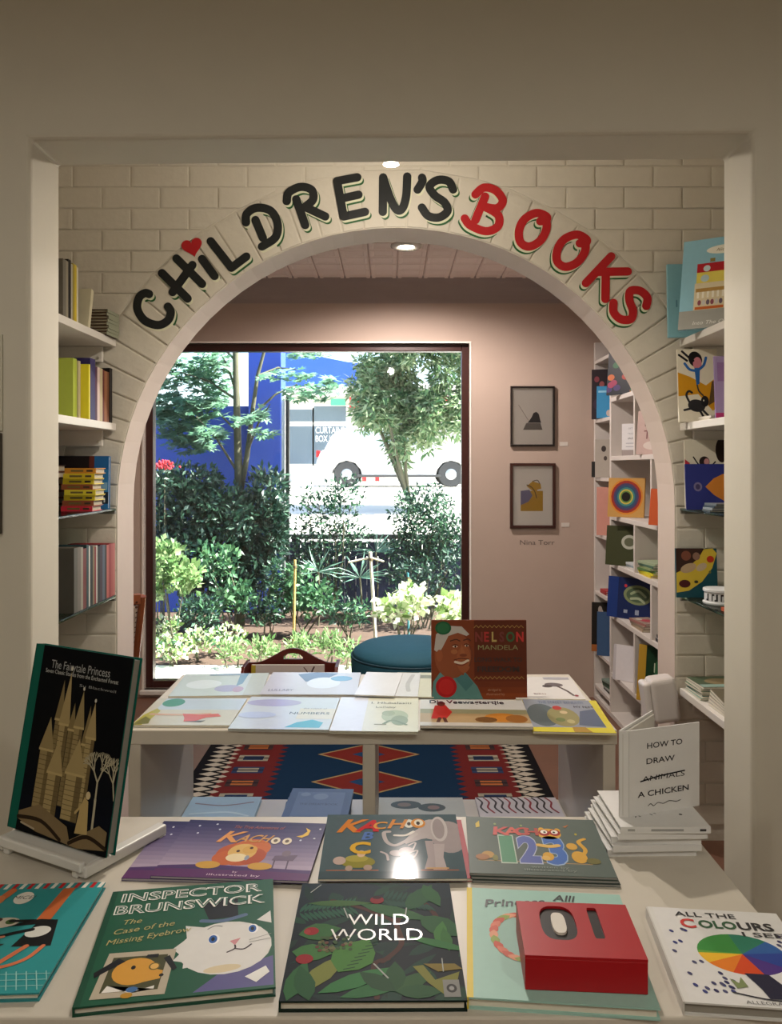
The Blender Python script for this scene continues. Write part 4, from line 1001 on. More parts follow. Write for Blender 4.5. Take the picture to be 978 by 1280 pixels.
def spine_out(label, y, z, t, h, d, col, sx, lean=0, group=None, marks=None, pages='cfc8b6', hard=True):
    """book standing on a left shelf, spine towards the aisle at X = sx, nearest side at y"""
    a_ = R(lean)
    X = Vector((-1, 0, 0)); Y = Vector((0, math.sin(a_), math.cos(a_))); Z = X.cross(Y)
    o = Vector((sx - d / 2, y, z + .0004 + (max(0, math.sin(a_)) * t))) + Y * h / 2
    return book(label, d, h, t, col, axes(o, X, Y, Z), group=group, name='shelf_book', spine_marks=marks, pages=pages, hard=hard, rough=.45)
def row(shelf, y, items, sxd, gname, word):
    z = SZ[shelf]
    for i, it in enumerate(items):
        t, h, d, col, cname = it[:5]; dx = it[5] if len(it) > 5 else 0; lean = it[6] if len(it) > 6 else 0
        y += h * abs(math.sin(R(lean))) * (1 if lean < 0 else 0)
        mk = [(.78, .86, 'b8a878'), (.35, .7, 'cfc6ae')] if i % 2 else [(.15, .2, 'c9c4b8'), (.4, .8, 'b8b09a')]
        spine_out(cname + ' spine ' + word + ', ' + NTH[i] + ' from the front', y, z, t, h, d, col, sxd - dx, lean, gname, None)
        y += t / math.cos(R(lean)) + .0008 + (h * math.sin(R(lean)) if lean > 0 else 0)
    return y
row(0, 2.71, [(.024, .20, .14, '6f6a60', 'grey'), (.02, .20, .14, '8c8574', 'taupe'), (.022, .21, .14, '1b1a1c', 'black'), (.014, .20, .14, 'a8a292', 'pale grey'), (.016, .205, .14, '9a8a3c', 'olive yellow'), (.018, .205, .14, 'c9b235', 'bright yellow'), (.014, .20, .14, 'c9c4ae', 'cream white', .0), (.022, .165, .15, '1d2038', 'navy', .02)], -1.112, 'books on the left top shelf', 'on the left top alcove shelf')
spine_out('cream paperback leaning on the left top alcove shelf before the small stack', 2.915, SZ[0], .022, .15, .12, 'cdc5a8', -1.105, 14, 'books on the left top shelf')
for k in range(8):
    book(NTH[k] + ' book from the bottom of the small stack on the left top shelf', .12, .115, .0118, '4a3a2c', flat(-1.142 + .002 * ((k * 7) % 3), 3.115, SZ[0] + .0004 + .0121 * k, R(180 - 3 + (k % 3))), name='shelf_book', group='little stack on the left top shelf', pages='b5ab94', hard=True, rough=.5, spine='8f927e')
row(1, 2.85, [(.034, .215, .15, 'a8b84a', 'lime green', .035), (.020, .21, .15, 'b5a98c', 'beige', .03), (.012, .20, .16, 'd6c92c', 'bright yellow', -.0), (.05, .225, .16, '2b2358', 'indigo', -.0), (.02, .20, .15, '4a1f3c', 'plum', .0), (.024, .20, .15, 'c9b4ac', 'pale pink'), (.03, .20, .15, 'b3a584', 'cream'), (.016, .198, .15, '5a1a1c', 'maroon'), (.03, .195, .15, '8a5a3c', 'brown'), (.02, .195, .15, '6a3f26', 'dark tan'), (.03, .212, .15, '1a1416', 'black', -.002)], -1.098, 'books on the second left shelf', 'on the second left alcove shelf')
# third shelf: lying piles in front of a blue book
cols = ['c02a3c', '8a4a30', 'd6c22e', 'd8c838', '8f5030', 'd9c42c', 'd2b92a', 'c9882c']
zz = SZ[2] + .0006
for k in range(8):
    t = .0195
    book(['red pink', 'russet', 'lemon yellow', 'bright yellow', 'brown', 'golden yellow', 'mustard yellow', 'orange'][k] + ' book in the lying pile on the third left shelf', .10, .115, t, cols[k], flat(-1.148 + .004 * ((k * 5) % 4 - 1.5), 2.985 + .003 * (k % 3), zz, R(90)), name='shelf_book', group='pile on the third left shelf', pages='b0a894', rough=.45,
         spine_marks=[(.1, .3, '3a2a1a'), (.4, .8, '6a5a2a')])
    zz += t + .0004
zz = SZ[2] + .0006
for k in range(7):
    t = .024
    book(NTH[k] + ' brown book from the bottom of the rear pile, third left shelf', .13, .12, t, ['7a4a34', '6a4030', '84533a', '5a3428', '7d5038', '6f4632', '3a2a26'][k], flat(-1.30, 2.985, zz, R(90)), name='shelf_book', group='rear pile on the third left shelf', pages='a89c86', rough=.5)
    zz += t + .0004
book('blue book standing behind the yellow pile on the third left shelf', .20, .205, .02, '2468a0', face_out((-1.19, 3.10, SZ[2] + .0006), -90, 3, .205), art=[('r', 0, 0, 1, 1, '2a6ea8'), ('r', .0, .75, 1, 1, '1f5a94'), ('r', .0, 0, .62, 1, '191416'), ('r', .62, .7, .72, 1, '5a2a24'), ('p', [(.72, .1), (1, .1), (1, .32), (.72, .32)], '1d2c3a'), ('t', 'm', .87, .2, .14, 'c9d2d4', {'bold': .02}), ('r', .74, .36, .98, .5, '7aa4c4')], name='shelf_book', rough=.4)
row(3, 2.775, [(.03, .225, .16, '54504a', 'grey'), (.03, .225, .16, '6a625a', 'warm grey'), (.02, .222, .15, '8f887c', 'pale grey'), (.03, .215, .16, '6a2a2a', 'rust'), (.022, .225, .16, '1f3a40', 'teal'), (.012, .22, .16, 'c2bfb8', 'white'), (.026, .218, .16, '15181a', 'black'), (.016, .215, .16, '7a6a50', 'tan'), (.016, .21, .16, '7a1a20', 'crimson'), (.012, .215, .155, 'b9b6ae', 'off white'), (.024, .21, .16, '1c1c20', 'charcoal'), (.026, .212, .16, '3a2236', 'aubergine'), (.026, .21, .16, '4a5062', 'slate blue'), (.018, .208, .155, '1c1618', 'jet black'), (.022, .206, .16, 'b05a54', 'coral pink'), (.026, .208, .16, '8a2a2e', 'brick red'), (.02, .207, .16, '9a4a48', 'dusty red'), (.022, .206, .16, 'a85c58', 'faded pink')], -1.10, 'books on the fourth left shelf', 'on the fourth left alcove shelf')

# ---------- right alcove
def R_out(label, px, Y, shelf, az, lean, w, h, t, col, art, dz=0, **k):
    return book(label, w, h, t, col, face_out((PX(px, Y), Y, SZ[shelf] + .0005 + dz), az, lean, h), art=art, **k)
HOUSE = [('r', 0, 0, 1, 1, '8fc0d2'), ('r', 0, 0, 1, .20, '9a9a94'), ('r', .22, .62, 1, .72, 'b3202a'), ('r', .22, .50, 1, .62, 'e0cf5e'), ('r', .20, .20, 1, .50, 'd6c9a8'), ('r', .22, .40, .62, .44, 'b08a4a'), ('r', .68, .24, 1, .46, 'b3383a')]
for i in range(6): HOUSE += [('r', .24 + i * .07, .33, .27 + i * .07, .40, 'ece6d6'), ('e', .28 + i * .06, .28, .025, .03, ['8a4a5a', 'c9c4c0', '6a5a6a'][i % 3])]
HOUSE += [('r', .22, .205, .62, .235, 'c0622a'), ('e', .36, .66, .05, .035, 'c9dbe0'), ('e', .8, .66, .05, .035, 'c9dbe0'), ('e', .34, .55, .06, .04, 'b4ccd0'), ('e', .7, .55, .05, .04, 'b4ccd0'), ('e', .6, .86, .26, .05, 'ece9da'), ('r', .40, .73, .47, .77, '8a7a3c'), ('t', 'Alice The', .62, .86, .035, '7a6a3a', {'shear': .2}), ('t', 'Into The Ocean', .5, .06, .04, 'dcdcd8', {'shear': .3, 'fit': .6})]
R_out('light blue picture book with a red and yellow house leaning on the top right shelf', 893, 2.93, 0, -122, 17, .25, .37, .014, '93c2d2', HOUSE, pages='d9d6cc')
R_out('light blue book tucked behind the house book on the top right shelf', 862, 3.14, 0, -92, 3, .17, .29, .014, '86b9c4', [('r', 0, 0, 1, 1, '86b9c4'), ('e', .9, .5, .2, .15, 'd6dccb'), ('S', [(.2, .5), (.2, .42)], .02, '5a8a9a')])
GIRL = [('r', 0, 0, 1, 1, 'dcd5c2'), ('p', [(0, .35), (.0, .68), (.3, .62), (.7, .5), (1, .62), (1, .2), (.85, .15), (.5, .38), (.2, .36)], 'c98f1c'), ('p', [(.75, .22), (.98, .3), (.98, .58), (.85, .55)], '5a4528'), ('e', .45, .86, .17, .11, '17161a', 20), ('e', .5, .80, .11, .09, 'c97f8c'), ('s', [(.12, .97), (.3, .88), (.4, .84)], .03, '17161a'), ('s', [(.04, .92), (.24, .84)], .03, '17161a'),
        ('p', [(.42, .74), (.56, .74), (.54, .52), (.46, .5)], '2a62a8'), ('s', [(.46, .70), (.3, .72), (.18, .80)], .035, '2a62a8'), ('s', [(.54, .72), (.66, .78), (.72, .88)], .035, '2a62a8'), ('s', [(.48, .5), (.52, .42), (.62, .36)], .02, '3a3430'),
        ('e', .45, .22, .22, .085, '2b2b2e', -10), ('e', .66, .28, .10, .075, '1d1d20'), ('s', [(.28, .26), (.2, .36), (.26, .42), (.34, .40)], .03, '2b2b2e'), ('s', [(.3, .18), (.14, .16)], .03, '2b2b2e'), ('s', [(.6, .16), (.74, .08)], .03, '2b2b2e'), ('s', [(.54, .14), (.62, .06)], .03, '2b2b2e'), ('e', .63, .29, .015, .012, 'e0dcc8')]
R_out('cream picture book with a girl and a black cat on the second right shelf', 873, 3.10, 1, -92, 5, .152, .285, .012, 'd6cfbd', GIRL)
R_out('purple picture book at the right on the second right shelf', 912, 2.93, 1, -95, 6, .10, .235, .010, '8f7aa8', [('r', 0, 0, 1, 1, '9a86b0'), ('r', 0, 0, 1, .1, 'a8326a'), ('r', .1, .6, .5, .9, '8a6a9a')])
for k in range(2):
    book(['lower', 'upper'][k] + ' pale booklet lying on the second right shelf before the girl book', .12, .10, .008, ['c9c2b2', 'd2ccc0'][k], flat(1.235, 3.0, SZ[1] + .0005 + .0083 * k, R(4 * k)), art=[('r', 0, 0, 1, 1, 'cfc9bc'), ('e', .3, .5, .12, .2, 'c08a3a'), ('e', .6, .4, .15, .2, 'a89a94')], name='booklet')
R_out('cream book with a curled black figure behind the blue book, third right shelf', 884, 3.15, 2, -92, 4, .17, .27, .010, 'cfc9b8', [('r', 0, 0, 1, 1, 'd2ccba'), ('s', [(.2, .75), (.35, .62), (.55, .60), (.7, .68)], .02, '201c1c'), ('e', .45, .68, .12, .08, '2a2020'), ('e', .5, .68, .06, .05, 'c08a8a'), ('e', .85, .85, .14, .18, '2a1c18'), ('p', [(0, .55), (.12, .66), (0, .72)], 'b03040')])
R_out('deep blue picture book with an orange shape on the third right shelf', 887, 3.03, 2, -98, 9, .17, .175, .012, '262c6a', [('r', 0, 0, 1, 1, '272e70'), ('p', [(.42, .5), (.6, .68), (.8, .78), (1, .8), (1, .2), (.8, .2), (.6, .32)], 'b8732c'), ('e', .26, .5, .09, .1, '6a6488'), ('e', .26, .5, .05, .06, '3a3458')])
for k in range(4):
    book(['bottom', 'second', 'third', 'top'][k] + ' small booklet in the pile on the third right shelf', .13, .09, .0075, ['4a5458', '8a929a', '3f4c56', '6a7278'][k], flat(1.215 + .004 * k, 2.915, SZ[2] + .0005 + .0079 * k, R(3 * k - 4)), art=[('r', .6, 0, 1, 1, 'a83a4c')] if k < 4 else None, name='booklet', group='booklets on the third right shelf')
PAL = [('r', 0, 0, 1, 1, '1c4a56'), ('p', [(0, .1), (.3, .14), (.62, .32), (.88, .6), (1, .9), (.9, 1), (.6, .98), (.3, .8), (0, .5)], 'cdb23c'), ('p', [(0, .5), (.3, .62), (.55, .8), (.7, 1), (0, 1)], '3a2620'), ('e', .2, .28, .14, .08, '4a1a1c'), ('e', .84, .78, .09, .07, 'b3341e'), ('e', .3, .6, .2, .09, 'b39a7a', 20), ('e', .62, .62, .14, .07, 'bda88c', 30), ('e', .25, .85, .12, .1, '7a4a3a'), ('e', .5, .84, .09, .08, '8a6a5a'), ('e', .48, .32, .05, .03, '3a3a2c'), ('e', .82, .52, .03, .03, '6a6a3a')]
R_out('dark teal picture book with a yellow crescent of pictures on the fourth right shelf', 871, 3.12, 3, -92, 5, .158, .19, .012, '1c4a56', PAL)
dr = thing('paper_drum', 'white round box with black letters on the fourth right shelf', 'box', (1.225, 2.98, SZ[3] + .0005))
MB().lathe([(.058, 0), (.060, .004), (.060, .008), (.054, .010), (.054, .045), (.059, .047), (.059, .055), (.057, .057), (.001, .057)], n=36).build('body', mat('d4d6d8', .4, .03), dr, smooth=False)
lt = MB()
for i, th in enumerate((-140, -122, -106, -88, -70, -52, -34, -160)):
    a0 = R(th); s_ = .0546
    for (d0, d1, z0, z1) in ([(-.06, .06, .014, .04), (-.16, -.06, .014, .02)] if i % 2 else [(-.05, .03, .014, .04), (.03, .14, .034, .04)]):
        lt.add([(s_ * math.cos(a0 + d0), s_ * math.sin(a0 + d0), z0), (s_ * math.cos(a0 + d1), s_ * math.sin(a0 + d1), z0), (s_ * math.cos(a0 + d1), s_ * math.sin(a0 + d1), z1), (s_ * math.cos(a0 + d0), s_ * math.sin(a0 + d0), z1)], [(0, 1, 2, 3)])
lt.build('lettering', mat('1a1a1c', .5), dr)
book('orange edged booklet at the front of the fourth right shelf', .15, .13, .012, 'b0502c', flat(1.245, 2.77, SZ[3] + .0005, R(0)), name='booklet')
for k in range(6):
    book(['bottom', 'second', 'third', 'fourth', 'fifth', 'top'][k] + ' magazine in the far pile on the lowest right shelf', .20, .15, .0085, ['8fa89c', '6a8a80', 'a8b8ae', '5a7a5c', 'b5b0a0', '4a5c48'][k], flat(1.262 + .003 * (k % 3), 3.08, SZ[4] + .0005 + .0088 * k, R(180 + 3 * (k % 2))), art=[('r', 0, 0, 1, 1, '4a5a44'), ('e', .5, .5, .3, .3, '8a7a5a'), ('r', 0, .75, 1, 1, '8fa89c')] if k == 5 else None, name='magazine', group='far pile on the lowest right shelf', hard=False)
for k in range(5):
    book(['bottom', 'second', 'third', 'fourth', 'top'][k] + ' book in the near pile on the lowest right shelf', .20, .18, .011, ['a8a498', 'b5b0a4', '7a6a58', '8a927c', '5a5a44'][k], flat(1.272, 2.865, SZ[4] + .0005 + .0113 * k, R(180 - 2 * k)), art=[('r', 0, 0, 1, 1, '6a6250'), ('e', .5, .6, .3, .3, 'a08a64')] if k == 4 else None, name='magazine', group='near pile on the lowest right shelf', hard=False)

# white rounded box fixed to the arch pier on the right
bx = thing('wall_box', 'white rounded plastic box on the right arch pier above the drawing book', 'box', (1.085, 3.14, .50))
MB().box(-.06, .045, -.045, .045, .0, .175, None, Matrix.Shear('XZ', 4, (0, .0)) @ Matrix.Rotation(R(-8), 4, 'Y')).build('body', mat('cfc8c4', .35, .02), bx, .02, 4)
MB().box(-.085, -.055, -.04, .04, .01, .165, None, Matrix.Rotation(R(-8), 4, 'Y')).build('lid', mat('d8d2cf', .3, .02), bx, .012, 4)

# ================================================================ FAR ROOM
# bookcase along the right wall
BXF, BXB = 1.316, 1.63
bc = thing('bookcase', 'tall white built-in bookcase with staggered pigeon holes on the right', 'bookcase', (1.473, 4.33, 0))
kb = Matrix.Translation(bc.location).inverted()
BW = mat('cfc7c1', .45, .03, 0, 12)
def bb(n, *q, m=BW): return MB().box(*q, None, kb).build(n, m, bc, .002)
YV = 4.80
bb('back_panel', BXB, BXB + .015, 3.46, 5.19, 0, 2.35, m=mat('b5a89e', .6, .03))
for y in (3.46, YV, 5.175): bb('upright', BXF, BXB, y - .014, y + .014, 0, 2.30)
AZ = [.0, .27, .62, .924, 1.207, 1.56, 1.91, 2.27]
BZ = [.0, .10, .32, .70, 1.07, 1.43, 1.80, 2.18]
for z in AZ: bb('shelf', BXF, BXB, 3.474, YV - .014, max(.0, z - .026), z if z > .02 else .03)
for z in BZ: bb('shelf', BXF, BXB, YV + .014, 5.161, max(.0, z - .022), z if z > .02 else .03)
for i, y in ((1, 4.33), (2, 4.05), (3, 4.33), (4, 4.05), (5, 4.33), (0, 4.2)):
    bb('divider', BXF, BXB, y - .011, y + .011, AZ[i] if i else .03, AZ[i + 1] - .026)
def bk_out(label, px, z, w, h, t, col, art=None, Y=4.58, az=-150, lean=6, **k):
    X = PX(px, Y)
    return book(label, w, h, t, col, face_out((X, Y, z + .0006), az, lean, h), art=art, **k)
r_ = random.Random(9)
FLW = [('r', 0, 0, 1, 1, '191a22')] + [('e', r_.uniform(.05, .95), r_.uniform(.05, .95), .09, .07, r_.choice(['8a2a4a', 'a03a2c', '2a5a3a', 'b05a2a', '3a2a5a'])) for _ in range(24)]
bk_out('large black picture book with bright flowers on the top row of the bookcase', 784, AZ[6], .26, .26, .012, '1a1a20', FLW, 4.55, -140)
for k in range(3): book(NTH[k] + ' white card from the far end, top row of the bookcase', .07, .05, .035, 'd6d2d0', flat(1.365, 4.40 - .10 * k, AZ[6] + .0006, R(10 * k)), name='card_stack', cat='card', group='white cards on the bookcase')
wb = book('white box of printed cards standing in the second row of the bookcase', .10, .15, .05, 'd8d6d6', face_out((1.40, 4.62, AZ[5] + .034), -125, 0, .15), art=[('r', 0, 0, 1, 1, 'd9d7d8'), ('t', 'GIFT', .5, .82, .06, '8a8a92'), ('t', 'TAGS', .5, .62, .06, '8a8a92'), ('t', 'SALE', .5, .44, .07, '3a3a42'), ('S', [(.25, .25), (.75, .25)], .03, 'a8a8b0'), ('S', [(.25, .12), (.75, .12)], .03, 'a8a8b0')], name='card_box', cat='box')
book('small grey book under the white card box in the second row of the bookcase', .14, .14, .032, '9a8f8c', flat(1.42, 4.60, AZ[5] + .0006, R(55)), name='shelf_book')
bk_out('pink picture book with dark lettering in the second row of the bookcase', 818, AZ[5], .20, .23, .012, 'b59a94', [('r', 0, 0, 1, 1, 'b89f98'), ('t', 'Fal', .35, .72, .16, '4a3434'), ('t', 'T', .3, .45, .2, '6a3a3c'), ('r', .8, 0, 1, 1, '9a4a54'), ('e', .5, .2, .3, .1, 'cabcb4')], 4.15, -140)
RINGS = [('r', 0, 0, 1, 1, 'b58a4c')] + [('e', .5, .52, .46 * s, .46 * s, c) for s, c in ((1, 'c27a2c'), (.9, '8f2f24'), (.76, '4a3a5a'), (.64, '2c4a66'), (.52, '3f7a72'), (.42, 'b9a84a'), (.34, '5a7a3a'), (.26, '1a1612'))]
bk_out('square picture book with rainbow rings in the third row of the bookcase', 783, AZ[4], .215, .225, .012, 'b58a4c', RINGS, 4.58, -128)
bk_out('orange picture book in the third row of the bookcase beside the arch', 829, AZ[4], .16, .18, .012, 'b0502c', [('r', 0, 0, 1, 1, 'b4532e'), ('e', .7, .5, .2, .16, 'd9c4a4')], 3.90, -150)
bk_out('olive picture book with a pale oval in the fourth row of the bookcase', 780, AZ[3], .22, .23, .012, '3a3c26', [('r', 0, 0, 1, 1, '3c3f28'), ('e', .65, .6, .22, .18, 'a8a89a'), ('e', .65, .6, .14, .11, '5a5c48')], 4.62, -132)
for k in range(3): book(['lower', 'middle', 'upper'][k] + ' pale book lying before the olive book in the fourth row', .13, .16, .012, ['c9c6c2', '8a9aa0', 'bfc4c6'][k], flat(1.40, 4.45 - .004 * k, AZ[3] + .0006 + .0123 * k, R(4 * k)), name='shelf_book', group='lying books in the fourth row')
for k in range(6): book(NTH[k] + ' book from the bottom of the green and yellow bookcase pile', .17, .19, .012, ['d0b832', 'c9c22f', '5a7a4a', '8a9a6a', '4a6a5a', '9aa88a'][k], flat(1.415, 4.19, AZ[3] + .0006 + .0123 * k, R(5 * (k % 3))), name='shelf_book', group='green and yellow pile')
bk_out('wide navy picture book with a pale green oval in the fifth row of the bookcase', 789, AZ[2], .30, .235, .012, '1c2a56', [('r', 0, 0, 1, 1, '1a2650'), ('r', 0, 0, .22, 1, '1f3570'), ('e', .64, .6, .3, .24, '76805a'), ('e', .64, .6, .24, .18, '4a5a44'), ('s', [(.5, .62), (.65, .7), (.8, .58)], .06, '8f9a7a'), ('s', [(.5, .5), (.66, .52), (.78, .44)], .06, '9aa486'), ('e', .38, .8, .03, .04, 'b0303a'), ('r', .36, .14, .44, .22, '8a92a4'), ('r', .6, .12, .68, .24, '8a92a4')], 4.60, -136)
for k in range(3): book(['bottom', 'middle', 'top'][k] + ' small book lying before the navy book in the fifth row', .11, .20, .014, ['a08c74', '8a7a6a', '9a6a64'][k], flat(1.385, 4.33, AZ[2] + .0006 + .0143 * k, R(4 * k)), art=[('r', 0, 0, 1, 1, '9a8478'), ('e', .5, .5, .3, .2, 'b04a54'), ('e', .3, .75, .15, .12, 'c9c2b4')] if k == 2 else None, name='shelf_book', group='lying books in the fifth row')
for k in range(2): book(['lower', 'upper'][k] + ' white folder lying in the fifth row beside the arch', .16, .22, .016, 'c6c4c8', flat(1.41, 3.91, AZ[2] + .0006 + .0164 * k, R(-4 * k)), name='shelf_book', spine='2a2c34', group='white folders')
bk_out('white picture book with a pink drawing in the sixth row of the bookcase', 784, AZ[1], .16, .20, .014, 'd2cdd0', [('r', 0, 0, 1, 1, 'd4cfd2'), ('s', [(.85, .2), (.8, .5), (.9, .8)], .04, 'b07a84'), ('r', .0, .0, .1, 1, 'b9b4b8')], 4.58, -128)
bk_out('dark green picture book with a yellow spine in the sixth row of the bookcase', 818, AZ[1], .19, .29, .014, '14301f', [('r', 0, 0, 1, 1, '16331f'), ('r', 0, 0, .24, 1, 'a8842c'), ('e', .7, .25, .16, .1, '8a1f24'), ('e', .6, .6, .12, .15, '2a5a3a'), ('S', [(.5, .7), (.5, .55)], .02, 'b0b8a0')], 4.15, -138)
for k in range(4): book(NTH[k] + ' book from the bottom of the teal pile low in the bookcase', .16, .2, .014, ['2c5a5a', '8aa8a4', '1f4444', '6a8a86'][k], flat(1.41, 3.95, AZ[1] + .0006 + .0143 * k, R(3 * k)), name='shelf_book', group='teal pile')
# narrow far bay
def bay(label, z, col, w=.13, h=.2, Y=4.93, X=1.40, art=None, az=-140, t=.012, **k):
    Y = 5.10 if Y > 5 else 4.985 if Y < 4.905 else 5.03; X = PX({5.10: 750.5, 4.985: 757, 5.03: 755}[Y], Y); az = -108; w = min(w, .105)
    return book(label, w, h, t, col, face_out((X, Y, z + .0006), az, 5, h), art=art, name='shelf_book', **k)
book('red book lying on the very top of the bookcase', .18, .22, .03, 'b0202a', flat(1.45, 4.9, 2.3012, R(0)), name='shelf_book')
bay('dark picture book with pink dots in the top far bay of the bookcase', BZ[6], '2a2026', .16, .32, 5.07, 1.46, [('r', 0, 0, 1, 1, '2a2026'), ('e', .3, .8, .15, .06, '7a3a44'), ('e', .6, .7, .15, .06, '8a4a4c'), ('e', .3, .3, .2, .1, '3a2a3a')])
bay('bright blue picture book in the top far bay of the bookcase', BZ[6], '3a86b4', .12, .20, 4.90, 1.39, [('r', 0, 0, 1, 1, '3a86b4'), ('r', .1, .8, .9, .86, '8ac0da'), ('e', .7, .15, .14, .1, 'b8a8a0')])
bay('pale book with dark spots in the second far bay of the bookcase', BZ[5], 'a89f96', .12, .24, 4.91, 1.40, [('r', 0, 0, 1, 1, 'a59c92'), ('e', .5, .75, .14, .08, '3a3230'), ('e', .6, .5, .1, .06, '4a403c')], -120)
bay('black book behind the pale book in the second far bay', BZ[5], '1c1a1a', .12, .10, 5.03, 1.42, None, -120)
bay('salmon pink book in the third far bay of the bookcase', BZ[4], 'c48a7c', .14, .30, 4.90, 1.38, None, -165)
for k in range(2): book(['lower', 'upper'][k] + ' red book lying in the fourth far bay of the bookcase', .14, .13, .012, ['8a1f24', 'a8262c'][k], flat(1.40, 5.02, BZ[3] + .0006 + .0123 * k, 0), name='shelf_book', group='red books in the far bay')
bay('dark picture book with a white figure low in the far bay of the bookcase', BZ[2], '1c1714', .17, .31, 5.07, 1.43, [('r', 0, 0, 1, 1, '1f1915'), ('e', .55, .6, .2, .28, 'b5aca4'), ('e', .5, .85, .12, .08, 'a89a90'), ('r', 0, 0, 1, .14, '9a5a2c'), ('e', .7, .25, .12, .1, '3a2a20')], -130)
bay('blue book standing low in the far bay of the bookcase', BZ[2], '3a5478', .10, .27, 4.89, 1.37, None, -170)
for k in range(5): book(NTH[k] + ' magazine from the bottom of the lowest far bay', .2, .2, .014, ['1f2420', 'b0b4b0', '3a5a48', '2a3a30', '7a8a80'][k], flat(1.44, 4.94, BZ[1] + .0006 + .0143 * k, R(3 * k)), name='magazine', group='magazines in the lowest far bay')

# framed pictures on the window wall
def framed(label, px0, px1, py0, py1, fcol, arts, fw_):
    x0, x1, z1, z0 = PX(px0, YF), PX(px1, YF), PZ(py0, YF), PZ(py1, YF)
    t = thing('framed_picture', label, 'picture', ((x0 + x1) / 2, YF - .0005, z0), 'framed pictures')
    w, h = x1 - x0, z1 - z0; fm = mat(fcol, .35, .1)
    f = MB()
    for q in ((-w / 2, w / 2, 0, fw_), (-w / 2, w / 2, h - fw_, h), (-w / 2, -w / 2 + fw_, fw_, h - fw_), (w / 2 - fw_, w / 2, fw_, h - fw_)): f.box(q[0], q[1], -.024, 0, q[2], q[3])
    f.build('frame', fm, t, .002)
    MB().box(-w / 2 + fw_, w / 2 - fw_, -.008, -.001, fw_, h - fw_).build('mount', mat('eae2da', .7, .03), t)
    r = thing('tmp', 'x', 'x')
    art_mesh(arts, w - 2 * fw_, h - 2 * fw_, 0, r, .7)
    for c in list(r.children):
        c.parent = t; c.name = 'drawing'; c.matrix_local = axes((0, -.0083, h / 2), (1, 0, 0), (0, 0, 1), (0, -1, 0))
    bpy.data.objects.remove(r, do_unlink=True)
    MB().box(-w / 2 + fw_, w / 2 - fw_, -.018, -.0165, fw_, h - fw_).build('glazing', glass_mat('picture_glass', (.96, .96, .96), .8), t)
framed('black framed drawing of a dark hump, upper of the two on the taupe wall', 638, 693, 483, 558, '1c1210', [('p', [(.27, .26), (.75, .26), (.70, .38), (.35, .38)], '77706c'), ('p', [(.38, .385), (.48, .48), (.53, .56), (.60, .58), (.66, .54), (.70, .42), (.72, .385)], '2e2a30'), ('S', [(.16, .70), (.40, .43)], .008, '9a8478')], .012)
framed('brown framed drawing in ochre and lilac, lower of the two on the taupe wall', 637.5, 694, 579, 660, '3a1a12', [('r', .2, .24, .76, .58, 'c09430'), ('p', [(.2, .34), (.2, .58), (.42, .60), (.5, .5), (.4, .40)], '7d7796'), ('p', [(.35, .66), (.5, .58), (.58, .44), (.62, .6), (.72, .62), (.7, .7), (.5, .74)], 'c79a34'), ('s', [(.36, .68), (.48, .64), (.56, .56), (.60, .46)], .016, '5a4430'), ('s', [(.5, .74), (.62, .76), (.68, .70)], .014, '6a5434')], .018)
for i, (px, py) in enumerate(((705, 555), (707, 656))):
    o = MB().box(PX(px - 5, YF), PX(px + 5, YF), YF - .003, YF - .0005, PZ(py + 2.6, YF), PZ(py - 2.6, YF)).build('label_card', mat('cfc6bd', .6))
    tag(o, ['small white label card beside the upper framed drawing', 'small white label card beside the lower framed drawing'][i], 'label', 'picture labels')
tm = thing('tmp', 'x', 'x')
art_mesh([('t', 'Nina Torr', .5, .5, .60, '5c4f4a', {'fit': 1.0})], .225, .052, 0, tm, .6)
for c in list(tm.children):
    c.parent = bpy.data.objects['wall_window']; c.name = 'wall_lettering'; c.matrix_local = axes((PX(672, YF), YF - .0008, PZ(678, YF)), (1, 0, 0), (0, 0, 1), (0, -1, 0))
bpy.data.objects.remove(tm, do_unlink=True)
# notice on the near wall, cut by the left border
nt_ = MB().box(-1.20, PX(4, Y1), Y1 - .006, Y1 - .0005, 1.58, 1.815).build('wall_notice', mat('c4c0ae', .6, .05), None, .001)
tag(nt_, 'pale paper notice on the front wall at the left border', 'notice')
nt2 = MB().box(-1.20, PX(3.5, Y1), Y1 - .016, Y1 - .0005, 1.33, 1.575).build('wall_frame', mat('3a3026', .5, .1), None, .002)
tag(nt2, 'dark framed notice on the front wall below the pale one', 'frame')

# ottoman
ot = thing('ottoman', 'round teal velvet ottoman in front of the window', 'ottoman', (.12, 4.70, 0))
TEAL = mat('1c5569', .75, .1, .1, 60)
MB().lathe([(.345, .03), (.352, .06), (.355, .2), (.355, .38), (.350, .395)], n=56).build('side_cover', TEAL, ot, smooth=True)
MB().lathe([(.350, .395), (.340, .425), (.30, .45), (.2, .468), (.1, .474), (.001, .475)], n=56).build('seat_cushion', TEAL, ot, smooth=True)
rp = [(.352 * math.cos(2 * PI * i / 64), .352 * math.sin(2 * PI * i / 64), .397) for i in range(65)]
MB().tube(rp, .006, None, 8).build('piping', mat('123846', .7), ot, smooth=True)
for i in range(4):
    a_ = R(45 + 90 * i); MB().lathe([(.02, 0), (.024, .03)], c=(.26 * math.cos(a_), .26 * math.sin(a_), 0), n=12).build('foot', mat('2a1c14', .5), ot)
# magazine rack
mr = thing('magazine_rack', 'dark mahogany magazine rack with an arched back near the window', 'rack', (PX(364.5, 4.62), 4.62, 0))
MAH = mat('5a1f16', .35, .18, 0, 20)
hw = .265
def zz_(x): return .345 + .085 * (math.cos(PI * x / (hw * .86)) * .5 + .5 if abs(x) < hw * .86 else 0)
xs_ = [-hw + 2 * hw * i / 28 for i in range(29)]
hole = [(x_, .352 + .03) for x_ in ()]
bp = MB()
